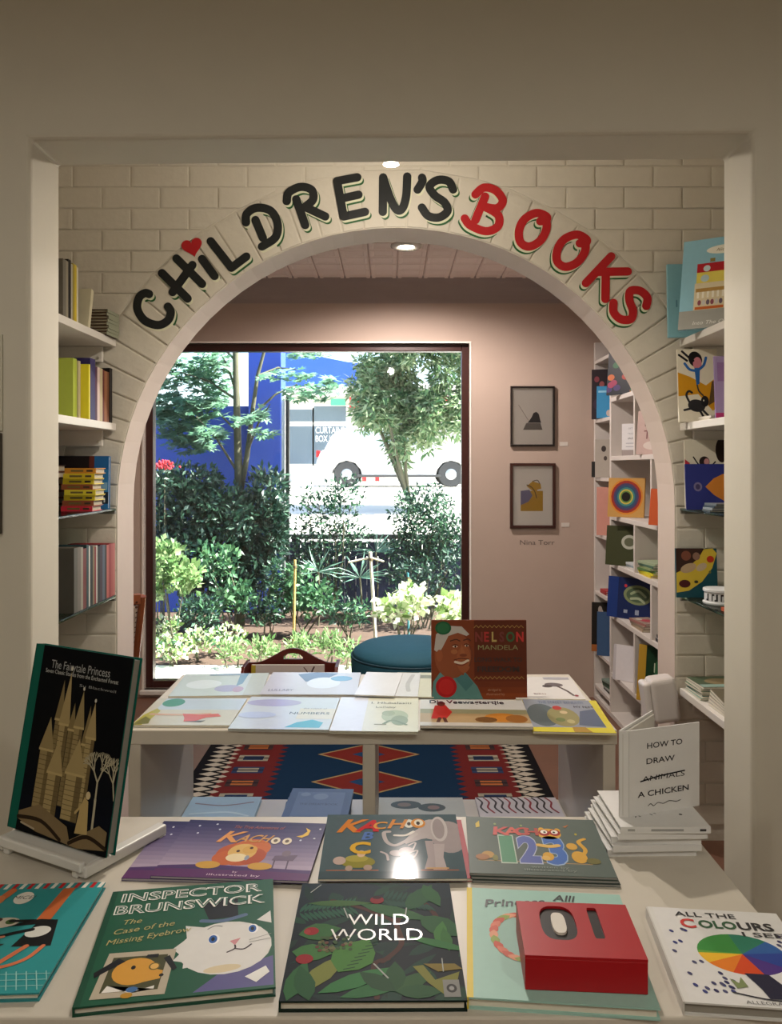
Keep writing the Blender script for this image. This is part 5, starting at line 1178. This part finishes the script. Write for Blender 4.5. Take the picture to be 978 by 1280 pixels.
# back board as strips so that the hand hole stays open
for i in range(28):
    xa, xb = xs_[i], xs_[i + 1]
    def hz(x): return (.036 * math.sqrt(max(0, 1 - (x / .062) ** 2))) if abs(x) < .062 else 0
    segs = [(.05, .05, .366, .366), (.366 + hz(xa), .366 + hz(xb), zz_(xa), zz_(xb))] if abs((xa + xb) / 2) < .062 else [(.05, .05, zz_(xa), zz_(xb))]
    for (a0, a1, b0, b1) in segs:
        bp.add([(xa, .08, a0), (xb, .08, a1), (xb, .08, b1), (xa, .08, b0), (xa, .098, a0), (xb, .098, a1), (xb, .098, b1), (xa, .098, b0)], [(0, 1, 2, 3), (7, 6, 5, 4), (3, 2, 6, 7), (0, 4, 5, 1), (0, 3, 7, 4), (1, 5, 6, 2)])
bp.build('back_board', MAH, mr)
MB().box(-hw, hw, -.11, -.092, .05, .318).build('front_board', MAH, mr, .003)
for s in (-1, 1):
    MB().prism([(-.115, 0), (-.115, .335), (-.08, .36), (.06, .36), (.105, .36), (.105, 0)], lambda a, b, d: (d, a, b), s * hw - .01, s * hw + .01).build('end_board', MAH, mr, .003)
MB().box(-hw + .012, hw - .012, -.09, .08, .05, .065).build('base_board', MAH, mr)
mg = book('white magazine with dark strokes standing in the mahogany rack', .42, .29, .02, 'c9bfb9', face_out((PX(360, 4.60), 4.60, .0665), -90, 4, .29), art=[('r', 0, 0, 1, 1, 'c4b9b4'), ('s', [(.72, .95), (.76, .88), (.78, .80)], .02, '5a403c'), ('s', [(.86, .96), (.83, .86), (.86, .78)], .03, '4a3432'), ('r', 0, .8, .06, 1, 'b5a03a')], name='magazine', hard=False)
# rug
rug = thing('rug', 'woven rug with blue field, red borders and black and white toothed edges', 'rug', (-.115, 3.60, 0.0005))
rw, rh = 1.70, 1.45
MB().box(-rw / 2, rw / 2, -rh / 2, rh / 2, 0, .008).build('rug_body', mat('10233a', .9, .2, .2, 40), rug)
ra = [('r', 0, 0, 1, 1, '112840'), ('r', .075, 0, .225, 1, '5e201f'), ('r', .775, 0, .925, 1, '5e201f'), ('r', 0, 0, .085, 1, '141214'), ('r', .915, 0, 1, 1, '141214')]
for i in range(24):
    v = (i + .5) / 24
    for s in (0, 1):
        u = .05 if s == 0 else .95
        ra.append(('p', [(u - .03, v), (u, v + .018), (u + .03, v), (u, v - .018)], 'a89f90'))
        u2 = .082 if s == 0 else .918
        ra.append(('p', [(u2 - .016, v + .02), (u2 + .008, v + .032), (u2 + .022, v + .02), (u2 + .008, v + .008)], 'a89f90'))
        for e_, c_ in ((.225, '5e201f'), (.775, '5e201f')):
            d_ = .025 if e_ < .5 else -.025
            ra.append(('p', [(e_, v - .02), (e_ + d_, v), (e_, v + .02)], c_))
for i in range(9):
    v = (i + .5) / 9
    for u in (.155, .845):
        ra += [('r', u - .045, v - .028, u + .045, v + .028, ['2a3450', '8a8474', '3a2a2a'][i % 3]), ('r', u - .03, v - .018, u + .03, v + .018, ['8a8474', '1f2c48', '9a5a30'][i % 3]), ('r', u - .045, v - .004, u + .045, v + .004, '1a1a1e')]
for i in range(4):
    v = .12 + i * .25
    ra += [('p', [(.5 - .155, v), (.5, v + .115), (.655, v), (.5, v - .115)], '8f7a54'), ('p', [(.5 - .142, v), (.5, v + .105), (.642, v), (.5, v - .105)], '6a241e'), ('p', [(.5 - .05, v), (.5, v + .04), (.55, v), (.5, v - .04)], '1f3a5a')]
art_mesh(ra, rw, rh, .0082, rug, .9)
for c in rug.children:
    if c.name.startswith('cover_picture'): c.name = 'woven_pattern'
# wooden chair seen from behind at the left of the window
ch = thing('chair', 'wooden chair with nailed beige back and white cushion left of the window', 'chair', Matrix.Translation((-1.30, 4.06, 0)) @ Matrix.Rotation(R(30), 4, 'Z') @ Matrix.Translation((-.24, .17, 0)))
WD = mat('8a4a28', .4, .2, 0, 18); UP = mat('a89484', .8, .12, .1, 50)
for s in (-1, 1):
    MB().tube([(s * .235, -.02, 0), (s * .235, -.10, .30), (s * .235, -.17, .45), (s * .245, -.315, .86)], [.02, .021, .022, .018], None, 8).build('back_post', WD, ch)
    MB().tube([(s * .22, .40, 0), (s * .22, .40, .40)], [.016, .022], None, 8).build('leg', WD, ch)
MB().box(-.235, .235, -.328, -.305, .82, .875).build('top_rail', WD, ch, .006)
MB().box(-.22, .22, -.02, .02, 0, .36, None, Matrix.Translation((0, -.19, .48)) @ Matrix.Rotation(R(20), 4, 'X')).build('backrest', UP, ch, .012)
for s in (-1, 1):
    nb = MB()
    for i in range(14):
        t = i / 13; nb.lathe([(.001, -.004), (.006, -.002), (.006, .0)], c=(s * .212, -.205 - .125 * t, .50 + .335 * t), n=8, fn=lambda x, y, z: (x, z - .006, y))
    nb.build('upholstery_nails', mat('4a2a1a', .3, 0, 0, 20, .7), ch)
MB().box(-.23, .23, -.12, .42, .37, .42).build('seat', WD, ch, .01)
MB().box(-.225, .225, -.16, .40, .42, .52).build('cushion', mat('d2cdc8', .8, .04, .1, 30), ch, .035, 4)
# ================================================================ OUTSIDE
struct(MB().box(-7, 6, YG, 6.12, -.15, -.02).build('paving', mat('f2efe8', .8, .05, .1, 12)), 'pale paving strip outside below the window')
struct(MB().box(-7, 6, 6.12, 8.75, -.2, -.03).build('garden_bed', mat('46352b', .95, .35, .5, 7)), 'brown mulched garden bed')
rd = MB(); pr = [(8.72, -.1), (8.72, .50), (11, .80), (14, .98), (18, 1.03), (60, 1.05), (60, -.1)]
rd.prism(pr, lambda a, b, d: (d, a, b), -30, 30)
struct(rd.build('street', mat('c2bdb4', .85, .06, .05, 2)), 'sunlit pale street rising behind the garden')

# navy plank fence
YFN = 8.5
NAVY = mat('1c2544', .6, .2, .1, 10)
fx0, fx1 = PX(362, YFN), 2.4
pf = thing('plank_fence', 'low navy plank fence with a top rail behind the garden', 'fence', ((fx0 + fx1) / 2, YFN, -.03))
pme = MB().box(-.056, .056, -.009, .009, 0, .72); first = None
x = fx0 + .06; i = 0
while x < fx1:
    if first is None: first = pme.build('plank', NAVY, pf, .002); o = first
    else: o = first.copy(); COL.objects.link(o); o.parent = pf
    o.location = (x - pf.location.x, rnd.uniform(-.004, .004), .02 + rnd.uniform(-.006, .0)); x += .1175; i += 1
MB().box(fx0 - pf.location.x, fx1 - pf.location.x, -.03, .03, .765, .815).build('top_rail', mat('23252c', .6, .1), pf, .004)
MB().box(fx0 - pf.location.x, fx1 - pf.location.x, .012, .04, .20, .27).build('rail', NAVY, pf)
MB().box(fx0 - pf.location.x, fx1 - pf.location.x, .012, .04, .58, .65).build('rail', NAVY, pf)
k = fx0 - pf.location.x + .05
while k < fx1 - pf.location.x:
    MB().box(k - .03, k + .03, .012, .06, 0, .77).build('post', NAVY, pf); k += 1.05
COB = mat('2f4db0', .55, .06, .05, 5)
ap = tag(MB().box(-6.5, PX(313, YFN), YFN - .05, YFN + .1, -.1, PZ(508, YFN)).build('boundary_wall', COB, None, .005), 'cobalt blue boundary wall at the left behind the shrubs', 'wall')
px_ = thing('gate_pillar', 'tall cobalt blue pillar with a pale edge strip behind the maple', 'pillar', ((PX(313, YFN) + PX(357, YFN)) / 2, YFN, -.1))
hw = (PX(357, YFN) - PX(313, YFN)) / 2
MB().box(-hw, hw - .03, -.12, .25, 0, 4.0).build('pillar_body', COB, px_, .005)
MB().box(hw - .029, hw, -.1, .25, 0, 2.42).build('edge_strip', mat('e4e6ea', .5), px_)
tag(MB().box(PX(357.5, 8.42), PX(362, 8.42), 8.38, 8.46, -.03, PZ(496, 8.45)).build('gate_post', mat('15161c', .5), None, .003), 'slim black gate post beside the blue pillar', 'post')

# ---- plants
G_D = [mat('243f33', .45, .2, 0, 8, 0, 0, .25), mat('31513f', .45, .2, 0, 8, 0, 0, .25), mat('1d3731', .45, .2, 0, 8, 0, 0, .25)]
G_M = [mat('3f6849', .45, .2, 0, 8, 0, 0, .35), mat('5b845b', .45, .2, 0, 8, 0, 0, .35), mat('345c41', .45, .2, 0, 8, 0, 0, .35)]
G_L = [mat('7a9760', .45, .2, 0, 8, 0, 0, .4), mat('97ac7b', .45, .2, 0, 8, 0, 0, .4), mat('5f844f', .45, .2, 0, 8, 0, 0, .4)]
G_W = [mat('c9d3a8', .5, .15, 0, 8, 0, 0, .3), mat('dfe0c8', .5, .1, 0, 8, 0, 0, .3), mat('7f9c5a', .5, .2, 0, 8, 0, 0, .3)]
G_MAP = [mat('689073', .45, .15, 0, 8, 0, 0, .45), mat('7fa186', .45, .15, 0, 8, 0, 0, .45), mat('517b60', .45, .15, 0, 8, 0, 0, .45)]
G_CON = [mat('738d62', .5, .2, 0, 8, 0, 0, .3), mat('91a17d', .5, .2, 0, 8, 0, 0, .3), mat('496d46', .5, .2, 0, 8, 0, 0, .3)]
BARK = mat('565442', .85, .25, .3, 14)
pr_ = random.Random(21)
def rdir(r, up=0.0):
    while True:
        v = Vector((r.uniform(-1, 1), r.uniform(-1, 1), r.uniform(-1, 1) + up))
        if .05 < v.length < 1.6: return v.normalized()
def leafquad(mb, p, d, s, wd, m, nrm=None):
    a = d.cross(nrm if nrm else Vector((pr_.uniform(-1, 1), pr_.uniform(-1, 1), pr_.uniform(.2, 1))))
    if a.length < 1e-3: a = d.cross(Vector((1, 0, 0)))
    a.normalize(); n = a.cross(d)
    mb.add([p, p + d * s * .5 + a * s * wd + n * s * .06, p + d * s, p + d * s * .5 - a * s * wd + n * s * .06], [(0, 1, 2, 3)], m)
def palmate(mb, p, d, s, m):
    n = Vector((pr_.uniform(-.5, .5), pr_.uniform(-.9, .2), 1)).normalized()
    d = (d - n * d.dot(n)).normalized(); a = n.cross(d)
    for k in (-2, -1, 0, 1, 2):
        t = k * .62; e = d * math.cos(t) + a * math.sin(t); l = s * (1 - .14 * abs(k))
        b = n.cross(e)
        mb.add([p, p + e * l * .42 + b * l * .15, p + e * l, p + e * l * .42 - b * l * .15], [(0, 1, 2, 3)], m)
def plant(name, label, cat, base, blobs, mats_, leaf, wd=.22, stems=5, shape='lance', group=None, up=.3, droop=0, bark=BARK, sr=.008):
    t = thing(name, label, cat, base, group)
    B = Vector(base); f = MB()
    for (c, r, n) in blobs:
        c = Vector(c) - B; r = Vector(r)
        for _ in range(n):
            v = rdir(pr_) * (pr_.random() ** .45)
            p = c + Vector((v.x * r.x, v.y * r.y, v.z * r.z))
            d = (rdir(pr_, up) + v * .5 - Vector((0, 0, droop))).normalized()
            m = pr_.choice(mats_)
            if shape == 'palm': palmate(f, p, d, leaf * pr_.uniform(.7, 1.2), m)
            else: leafquad(f, p, d, leaf * pr_.uniform(.6, 1.3), wd, m)
    o = f.build('foliage', None, t); o['kind'] = 'stuff'
    for i in range(stems):
        c, r, n = blobs[i % len(blobs)]; e = Vector(c) - B
        e += Vector((pr_.uniform(-.5, .5) * r[0], pr_.uniform(-.5, .5) * r[1], pr_.uniform(-.2, .5) * r[2]))
        s0 = Vector((pr_.uniform(-.05, .05), pr_.uniform(-.05, .05), 0))
        mid = s0.lerp(e, .5) + Vector((pr_.uniform(-.06, .06), pr_.uniform(-.06, .06), .04))
        MB().tube([s0, mid, e], [sr, sr * .8, sr * .4], None, 6).build('stem', bark, t)
    return t
def blob(px, py, Y, rx, rz, n, ry=None): return (W(px, py, Y), (rx * Y / FPX, (ry if ry else rx * Y / FPX), rz * Y / FPX), n)
ZG = -.03
# maple
YM = 7.75
mp = thing('maple_tree', 'slender maple tree with two stems and feathery leaves at the left', 'tree', (PX(300, YM), YM, ZG))
mb0 = mp.location
def tw(px, py, dy=0): return W(px, py, YM + dy) - mb0
MB().tube([(0, 0, 0), tw(300, 700), tw(299, 620), tw(297, 540), tw(295, 470), tw(294, 400), tw(296, 330)], [.05, .048, .042, .036, .031, .027, .022], None, 12).build('trunk', BARK, mp, smooth=True)
MB().tube([tw(299, 625), tw(309, 570), tw(315, 520), tw(322, 470), tw(333, 430), tw(345, 390)], [.030, .026, .022, .018, .015, .011], None, 10).build('stem', BARK, mp, smooth=True)
for (a0, b0) in (((309, 565), (338, 505)), ((315, 520), (372, 480)), ((297, 540), (250, 505)), ((296, 500), (225, 465)), ((297, 590), (245, 520)), ((294, 440), (330, 400)), ((322, 470), (372, 462)), ((294, 450), (262, 430)), ((295, 490), (275, 440))):
    p0, p1 = tw(*a0), tw(*b0, pr_.uniform(-.35, .35)); md = p0.lerp(p1, .5) + Vector((0, 0, .05))
    MB().tube([p0, md, p1], [.014, .010, .005], None, 6).build('branch', BARK, mp)
f = MB()
for (px, py, rx, rz, n, dy) in ((228, 470, 40, 24, 200, .2), (208, 445, 26, 20, 170, .3), (270, 470, 24, 26, 110, .1), (210, 505, 26, 18, 120, .2), (262, 450, 26, 18, 80, -.1), (250, 510, 40, 16, 170, 0), (228, 535, 38, 20, 200, .1), (240, 555, 36, 14, 120, .2), (270, 495, 22, 10, 40, .2), (205, 520, 16, 20, 40, .3), (262, 540, 26, 12, 50, -.2), (365, 470, 26, 9, 40, -.2), (398, 490, 26, 14, 55, -.2), (372, 492, 22, 10, 36, 0), (322, 522, 22, 9, 36, -.3), (300, 525, 20, 8, 22, -.3), (335, 470, 16, 8, 18, -.2), (385, 442, 30, 8, 50, .3), (320, 515, 12, 10, 16, 0), (190, 480, 10, 22, 24, .2), (330, 540, 16, 8, 18, -.3), (414, 478, 14, 10, 22, -.3)):
    for _ in range(n):
        v = rdir(pr_) * pr_.random() ** .4
        p = W(px + v.x * rx, py + v.z * rz, YM + dy + v.y * .25) - mb0
        palmate(f, p, (rdir(pr_) + Vector((0, -.3, -.35))).normalized(), pr_.uniform(.07, .125), pr_.choice(G_MAP))
f.build('foliage', None, mp)['kind'] = 'stuff'

def shrub(name, label, px, pyb, Y, blobs, mats_, leaf, **k):
    return plant(name, label, 'shrub', (PX(px, Y), Y, ZG), blobs, mats_, leaf, **k)
shrub('evergreen_shrub', 'dense dark shrub filling the left of the garden under the maple', 235, 0, 7.5, [blob(235, 625, 7.5, 52, 48, 2600, .35), blob(225, 695, 7.4, 48, 44, 1900, .35), blob(280, 655, 7.5, 42, 50, 1900, .35), blob(275, 730, 7.5, 50, 40, 1500, .3)], G_D, .075, stems=9, group='garden shrubs')
shrub('evergreen_shrub', 'dense dark shrub against the blue wall right of the maple trunk', 325, 0, 7.7, [blob(325, 660, 7.7, 34, 46, 1700, .3), blob(335, 610, 7.7, 26, 28, 500, .3), blob(318, 715, 7.6, 30, 34, 900, .25), blob(348, 660, 7.6, 14, 45, 500, .2)], G_D, .075, stems=8, group='garden shrubs')
shrub('flowering_shrub', 'shrub with a spray of red berries beside the left window edge', 205, 0, 7.25, [blob(203, 600, 7.25, 16, 22, 160, .2)], G_D, .07, stems=3, group='garden shrubs')
fb_ = bpy.data.objects['flowering_shrub']
b = MB()
for _ in range(60):
    p = W(205 + pr_.gauss(0, 6), 581 + pr_.gauss(0, 2.5), 7.1 + pr_.gauss(0, .05)) - fb_.location
    b.lathe([(.001, -.012), (.011, -.006), (.011, .006), (.001, .012)], c=p, n=6)
b.build('berries', mat('b8323c', .4, .1), fb_)['kind'] = 'stuff'
shrub('leafy_shrub', 'bright light green bush at the lower left of the window', 215, 0, 6.35, [blob(207, 700, 6.35, 24, 28, 420, .2), blob(232, 722, 6.35, 22, 20, 280, .2), blob(195, 735, 6.3, 14, 14, 120, .15)], G_L, .06, wd=.36, stems=4, group='garden shrubs')
shrub('leafy_shrub', 'mid green low shrub with round leaves below the maple trunk', 292, 0, 7.0, [blob(292, 745, 7.0, 26, 20, 260, .2), blob(270, 700, 7.0, 30, 24, 260, .25)], G_M, .06, wd=.34, stems=4, group='garden shrubs')
shrub('sparse_shrub', 'thin upright shrub with small leaves left of the pale stake', 415, 0, 8.0, [blob(400, 645, 8.0, 38, 42, 700, .25), blob(430, 625, 8.0, 28, 36, 380, .25), blob(390, 690, 8.0, 34, 26, 450, .25), blob(440, 675, 8.0, 30, 24, 360, .2), blob(410, 725, 7.9, 40, 24, 300, .2)], G_D + G_M[:1], .055, stems=12, group='garden shrubs')
shrub('round_shrub', 'rounded dark green shrub rising above the fence at the right', 535, 0, 8.05, [blob(530, 645, 8.05, 44, 42, 1900, .35), blob(520, 690, 8.0, 48, 24, 900, .3), blob(562, 670, 8.05, 24, 30, 600, .25)], G_D + G_M[:1], .055, stems=9, group='garden shrubs')
shrub('leafy_shrub', 'green undergrowth at the foot of the fence at the right', 530, 0, 7.6, [blob(520, 725, 7.6, 44, 26, 500, .25), blob(565, 715, 7.6, 18, 34, 220, .2)], G_D, .06, stems=6, group='garden shrubs')
shrub('leafy_shrub', 'green plant beside the yellow bamboo stake', 375, 0, 7.2, [blob(360, 745, 7.2, 20, 22, 200, .2), blob(395, 750, 7.2, 26, 24, 280, .2), blob(372, 720, 7.2, 18, 16, 110, .15)], G_M, .07, wd=.3, stems=5, group='garden shrubs')
shrub('leafy_shrub', 'low green plants left of the white flowering shrub', 440, 0, 7.0, [blob(435, 765, 7.0, 34, 16, 320, .25)], G_M + G_D, .06, stems=4, group='garden shrubs')
shrub('leafy_shrub', 'low dark green plants between the maple and the bamboo stake', 335, 0, 7.1, [blob(330, 762, 7.1, 30, 20, 420, .2), blob(345, 720, 7.2, 14, 30, 260, .15)], G_D + G_M[:1], .06, stems=4, group='garden shrubs')
shrub('leafy_shrub', 'low dark green plants under the bright bush', 250, 0, 6.75, [blob(250, 765, 6.75, 32, 22, 520, .2)], G_D + G_M[:1], .055, stems=4, group='garden shrubs')
shrub('flowering_shrub', 'white leaved shrub behind the ottoman', 500, 0, 6.6, [blob(490, 760, 6.6, 22, 20, 150, .2), blob(520, 750, 6.6, 18, 20, 120, .2)], G_W, .075, wd=.42, stems=6, group='garden shrubs')
shrub('flowering_shrub', 'white leaved shrub at the right window edge', 570, 0, 6.5, [blob(568, 765, 6.5, 20, 24, 200, .2)], G_W, .08, wd=.42, stems=4, group='garden shrubs')
for i, (px, py, n) in enumerate(((215, 810, 260), (250, 800, 200), (205, 785, 160), (285, 795, 160))):
    shrub('ground_cover', ['variegated ground cover in the bottom left corner of the window', 'variegated ground cover second from the left window edge', 'variegated tuft under the bright bush', 'variegated tuft below the maple'][i], px, 0, 6.12 + .12 * i, [blob(px, py, 6.12 + .12 * i, 24, 15, n, .12)], G_W + G_L[:1] + G_M[:1], .045, wd=.35, stems=2, group='ground cover plants')
for i, (px, py, n) in enumerate(((290, 815, 170), (325, 812, 170), (375, 808, 170), (410, 805, 170), (435, 815, 150), (350, 822, 110))):
    shrub('seedling_tuft', 'pale green seedling tuft, ' + ['first', 'second', 'fourth', 'fifth', 'sixth', 'third'][i] + ' from the left by the paving', px, 0, 6.05, [blob(px, py, 6.05 + .05 * (i % 2), 18, 16, n, .1)], G_L, .06, wd=.16, stems=2, up=.8, group='seedling tufts')
# spiky fan plants
for i, (px, py, Y) in enumerate(((398, 715, 7.7), (450, 722, 7.6), (470, 690, 7.9))):
    t = thing('fan_plant', ['spiky pale leaved plant left of the pale stake', 'spiky pale leaved plant beside the pale stake', 'spiky plant in front of the fence top'][i], 'plant', (PX(px, Y), Y, ZG), 'spiky plants')
    top = W(px, py, Y) - t.location; b = MB()
    for k in range(26):
        a_ = R(pr_.uniform(-25, 205)); d = Vector((math.cos(a_), pr_.uniform(-.5, .5), math.sin(a_) * .8)).normalized(); leafquad(b, top, d, pr_.uniform(.18, .30), .03, pr_.choice([mat('8fb0a0', .4, .1, 0, 8, 0, 0, .2), mat('6a9484', .4, .1, 0, 8, 0, 0, .2)]))
    b.build('leaves', None, t)['kind'] = 'stuff'
    MB().tube([(0, 0, 0), top * .5 + Vector((.02, 0, 0)), top], .010, None, 6).build('stem', BARK, t)
def stake(label, a_, b_, Y, r, m):
    p0 = G(a_[0], 840, ZG); p1 = W(b_[0], b_[1], Y); p0 = Vector((PX(a_[0], Y), Y, ZG))
    t = thing('garden_stake', label, 'stake', p0, 'garden stakes'); e = p1 - p0
    MB().tube([(0, 0, 0), e * .5, e], r, m, 8).build('cane', None, t)
    MB().tube([e * .92 - Vector((0, 0, .01)), e * .92 + Vector((0, 0, .012))], r * 1.5, mat('5a4a34', .8), 8).build('tie', None, t)
    return t
stake('yellow bamboo stake standing in the garden bed', (367, 0), (369, 700), 6.9, .012, mat('b59a58', .6, .15))
ps = stake('pale wooden stake with a crosspiece in the garden bed', (470, 0), (463, 690), 6.9, .015, mat('c9bda8', .7, .15))
MB().tube([W(436, 703, 6.9) - ps.location, W(463, 697, 6.9) - ps.location, W(480, 702, 6.9) - ps.location], .010, None, 6).build('crosspiece', mat('c9bda8', .7, .15), ps)
stake('short teal stake right of the pale stake', (511, 0), (510, 716), 7.0, .010, mat('3f7f88', .5, .1))
# conifer on the street
YC = 12.0
cr_ = random.Random(31); cb_ = []
for _ in range(96):
    px, py = cr_.uniform(444, 605), cr_.uniform(385, 560)
    if px < 480 and not 450 < py < 530: py = cr_.uniform(460, 520)
    if py > 530 and px > 535: py -= 30
    cb_.append(blob(px, py, YC + cr_.uniform(-.5, .5), cr_.uniform(12, 20), cr_.uniform(14, 26), 190, .25))
cb_.append(blob(500, 570, YC, 12, 18, 160, .2))
plant('conifer_tree', 'feathery conifer on the street in front of the white car', 'tree', (PX(515, YC), YC, .84), cb_, G_CON, .13, wd=.15, stems=5, droop=.7, sr=.035)

# ---- white hatchbacks in the street
def car(label, xc, yc, z, flip, group):
    t = thing('car', label, 'car', (xc, yc, z), group)
    WHT = mat('e4e4e4', .25, .02); GL_ = mat('8d99a2', .08, .05); TY = mat('3a3a3c', .8, .1); RIM = mat('b8babd', .3, .02, 0, 20, .7)  # glass and tyre greys lightened to carry sky reflection and haze
    f = -1 if flip else 1
    low = [(-1.95, .32), (-1.98, .62), (-1.88, .86), (-1.75, .92), (.75, .92), (1.55, .82), (1.88, .68), (1.95, .45), (1.92, .28), (1.62, .28), (1.58, .42), (1.45, .58), (1.25, .64), (1.05, .58), (.92, .42), (.88, .26), (-.88, .26), (-.92, .42), (-1.05, .58), (-1.25, .64), (-1.45, .58), (-1.58, .42), (-1.62, .30)]
    MB().prism([(x * f, zz) for x, zz in low], lambda a, b, d: (a, d, b), -.84, .84).build('body', WHT, t, .05, 3)
    cab = [(-1.80, .90), (-1.62, 1.25), (-1.35, 1.42), (-.4, 1.47), (.25, 1.40), (.95, .93)]
    n = len(cab); vs = []
    for s in (-1, 1):
        for x, zz in cab: vs.append((x * f, s * (.80 - (zz - .9) * .26), zz))
    fs = [tuple(range(n)), tuple(range(2 * n - 1, n - 1, -1))] + [(i, i + n, (i + 1) % n + n, (i + 1) % n) for i in range(n)]
    MB().add(vs, fs).build('cabin', WHT, t, .04, 3)
    for s in (-1, 1):
        for win_ in ([(-1.55, .97), (-1.45, 1.24), (-1.25, 1.34), (-.62, 1.37), (-.62, .97)], [(-.55, .97), (-.55, 1.37), (-.3, 1.38), (.15, 1.32), (.68, .97)]):
            MB().add([(x * f, s * (.812 - (zz - .9) * .26), zz) for x, zz in win_], [tuple(range(len(win_)))]).build('side_window', GL_, t)
        for wx in (-1.25, 1.25):
            w_ = MB().lathe([(.2, -.09), (.29, -.09), (.31, -.06), (.31, .06), (.29, .09), (.2, .09)], n=28, fn=lambda x, y, zz: (x, zz, y)).build('wheel', TY, t); w_.location = (wx * f, s * .74, .31)
            MB().lathe([(.001, -.10), (.06, -.105), (.18, -.08), (.2, -.085), (.2, .085), (.18, .08), (.001, .1)], n=20, fn=lambda x, y, zz: (x, zz, y)).build('rim', RIM, w_)
        MB().box(-1.99 if f > 0 else 1.90, -1.90 if f > 0 else 1.99, s * .7 - .1, s * .7 + .1, .72, .88).build('tail_light', mat('a0181c', .3), t, .01)
        MB().box(1.80 if f > 0 else -1.92, 1.92 if f > 0 else -1.80, s * .62 - .14, s * .62 + .14, .56, .68).build('headlight', mat('d8dcde', .15), t, .01)
        MB().box(-.05, .07, s * .842 - .01, s * .842 + .01, .80, .83).build('door_handle', WHT, t)
    MB().box(-1.0, 1.0, -.86, .86, .24, .30).build('sill_trim', mat('3a3a3c', .6), t, .01)
    return t
car('white hatchback parked in the street behind the garden', .19, 20, 1.03, False, 'parked white cars')
car('white car behind the conifer at the right of the street', 3.2, 23.5, 1.035, True, 'parked white cars')

# ---- shop across the street
YS_ = 27.0
def SX(px): return PX(px, YS_)
def SZ_(py): return PZ(py, YS_)
sh_ = thing('shop_building', 'shopfront across the street with a blue fascia and lettered window', 'building', (SX(470), YS_, 1.04))
ks = Matrix.Translation(sh_.location).inverted()
def sbx(n, m, *q, bev=0): return MB().box(*q, None, ks).build(n, m, sh_, bev)
sbx('wall', mat('c9c6bf', .8, .05), SX(330), SX(700), YS_, YS_ + .4, 1.04, SZ_(480))
fa = [(SX(330), SZ_(487)), (SX(462), SZ_(487)), (SX(470), SZ_(470)), (SX(466), SZ_(461)), (SX(440), SZ_(459)), (SX(410), SZ_(453)), (SX(380), SZ_(444)), (SX(350), SZ_(434)), (SX(330), SZ_(430))]
MB().prism([(a, b) for a, b in fa], lambda a, b, d: tuple(ks @ Vector((a, d, b))), YS_ - 1.2, YS_ - .9).build('fascia', mat('2a55b4', .5, .06), sh_)
sbx('awning', mat('d9d6d0', .6), SX(357), SX(450), YS_ - 1.1, YS_, SZ_(496), SZ_(490))
sbx('sign_board', mat('4aa088', .5), SX(415), SX(433), YS_ - .5, YS_ - .4, SZ_(508), SZ_(500))
sbx('sign_board', mat('c22a2c', .5), SX(438), SX(452), YS_ - .5, YS_ - .4, SZ_(512), SZ_(498))
sbx('sign_board', mat('c22a2c', .5), SX(538), SX(600), YS_ - .5, YS_ - .4, SZ_(509), SZ_(497))
for px in (456, 472): sbx('post', mat('b8262a', .5), SX(px - 2.5), SX(px + 2.5), YS_ - .4, YS_ - .3, 1.04, SZ_(515))
WGL = mat('5d6a76', .15, .2, 0, .6); WFR = mat('e6e6e2', .5)
for (a, b, c, d) in ((362, 391, 533, 580), (393, 433, 533, 580), (362, 391, 512, 527), (393, 433, 508, 527), (480, 530, 520, 580)):
    wn = sbx('window', WFR, SX(a - 2), SX(b + 2), YS_ - .06, YS_, SZ_(d + 2), SZ_(c - 2))
    o = MB().box(SX(a), SX(b), YS_ - .08, YS_ - .061, SZ_(d), SZ_(c), None, ks).build('pane', WGL, wn)
tm = thing('tmp', 'x', 'x')
art_mesh([('t', 'CURTAINS', .5, .74, .36, 'f4f4f4', {'fit': .95}), ('t', 'BOX LEPE', .44, .26, .36, 'f4f4f4', {'fit': .82})], SX(432) - SX(394), SZ_(531) - SZ_(553), 0, tm, .6)
for c in list(tm.children):
    c.parent = sh_; c.name = 'window_lettering'; c.matrix_local = axes(ks @ Vector((SX(413), YS_ - .085, SZ_(543))), (1, 0, 0), (0, 0, 1), (0, -1, 0))
bpy.data.objects.remove(tm, do_unlink=True)
bpy.context.view_layer.update()
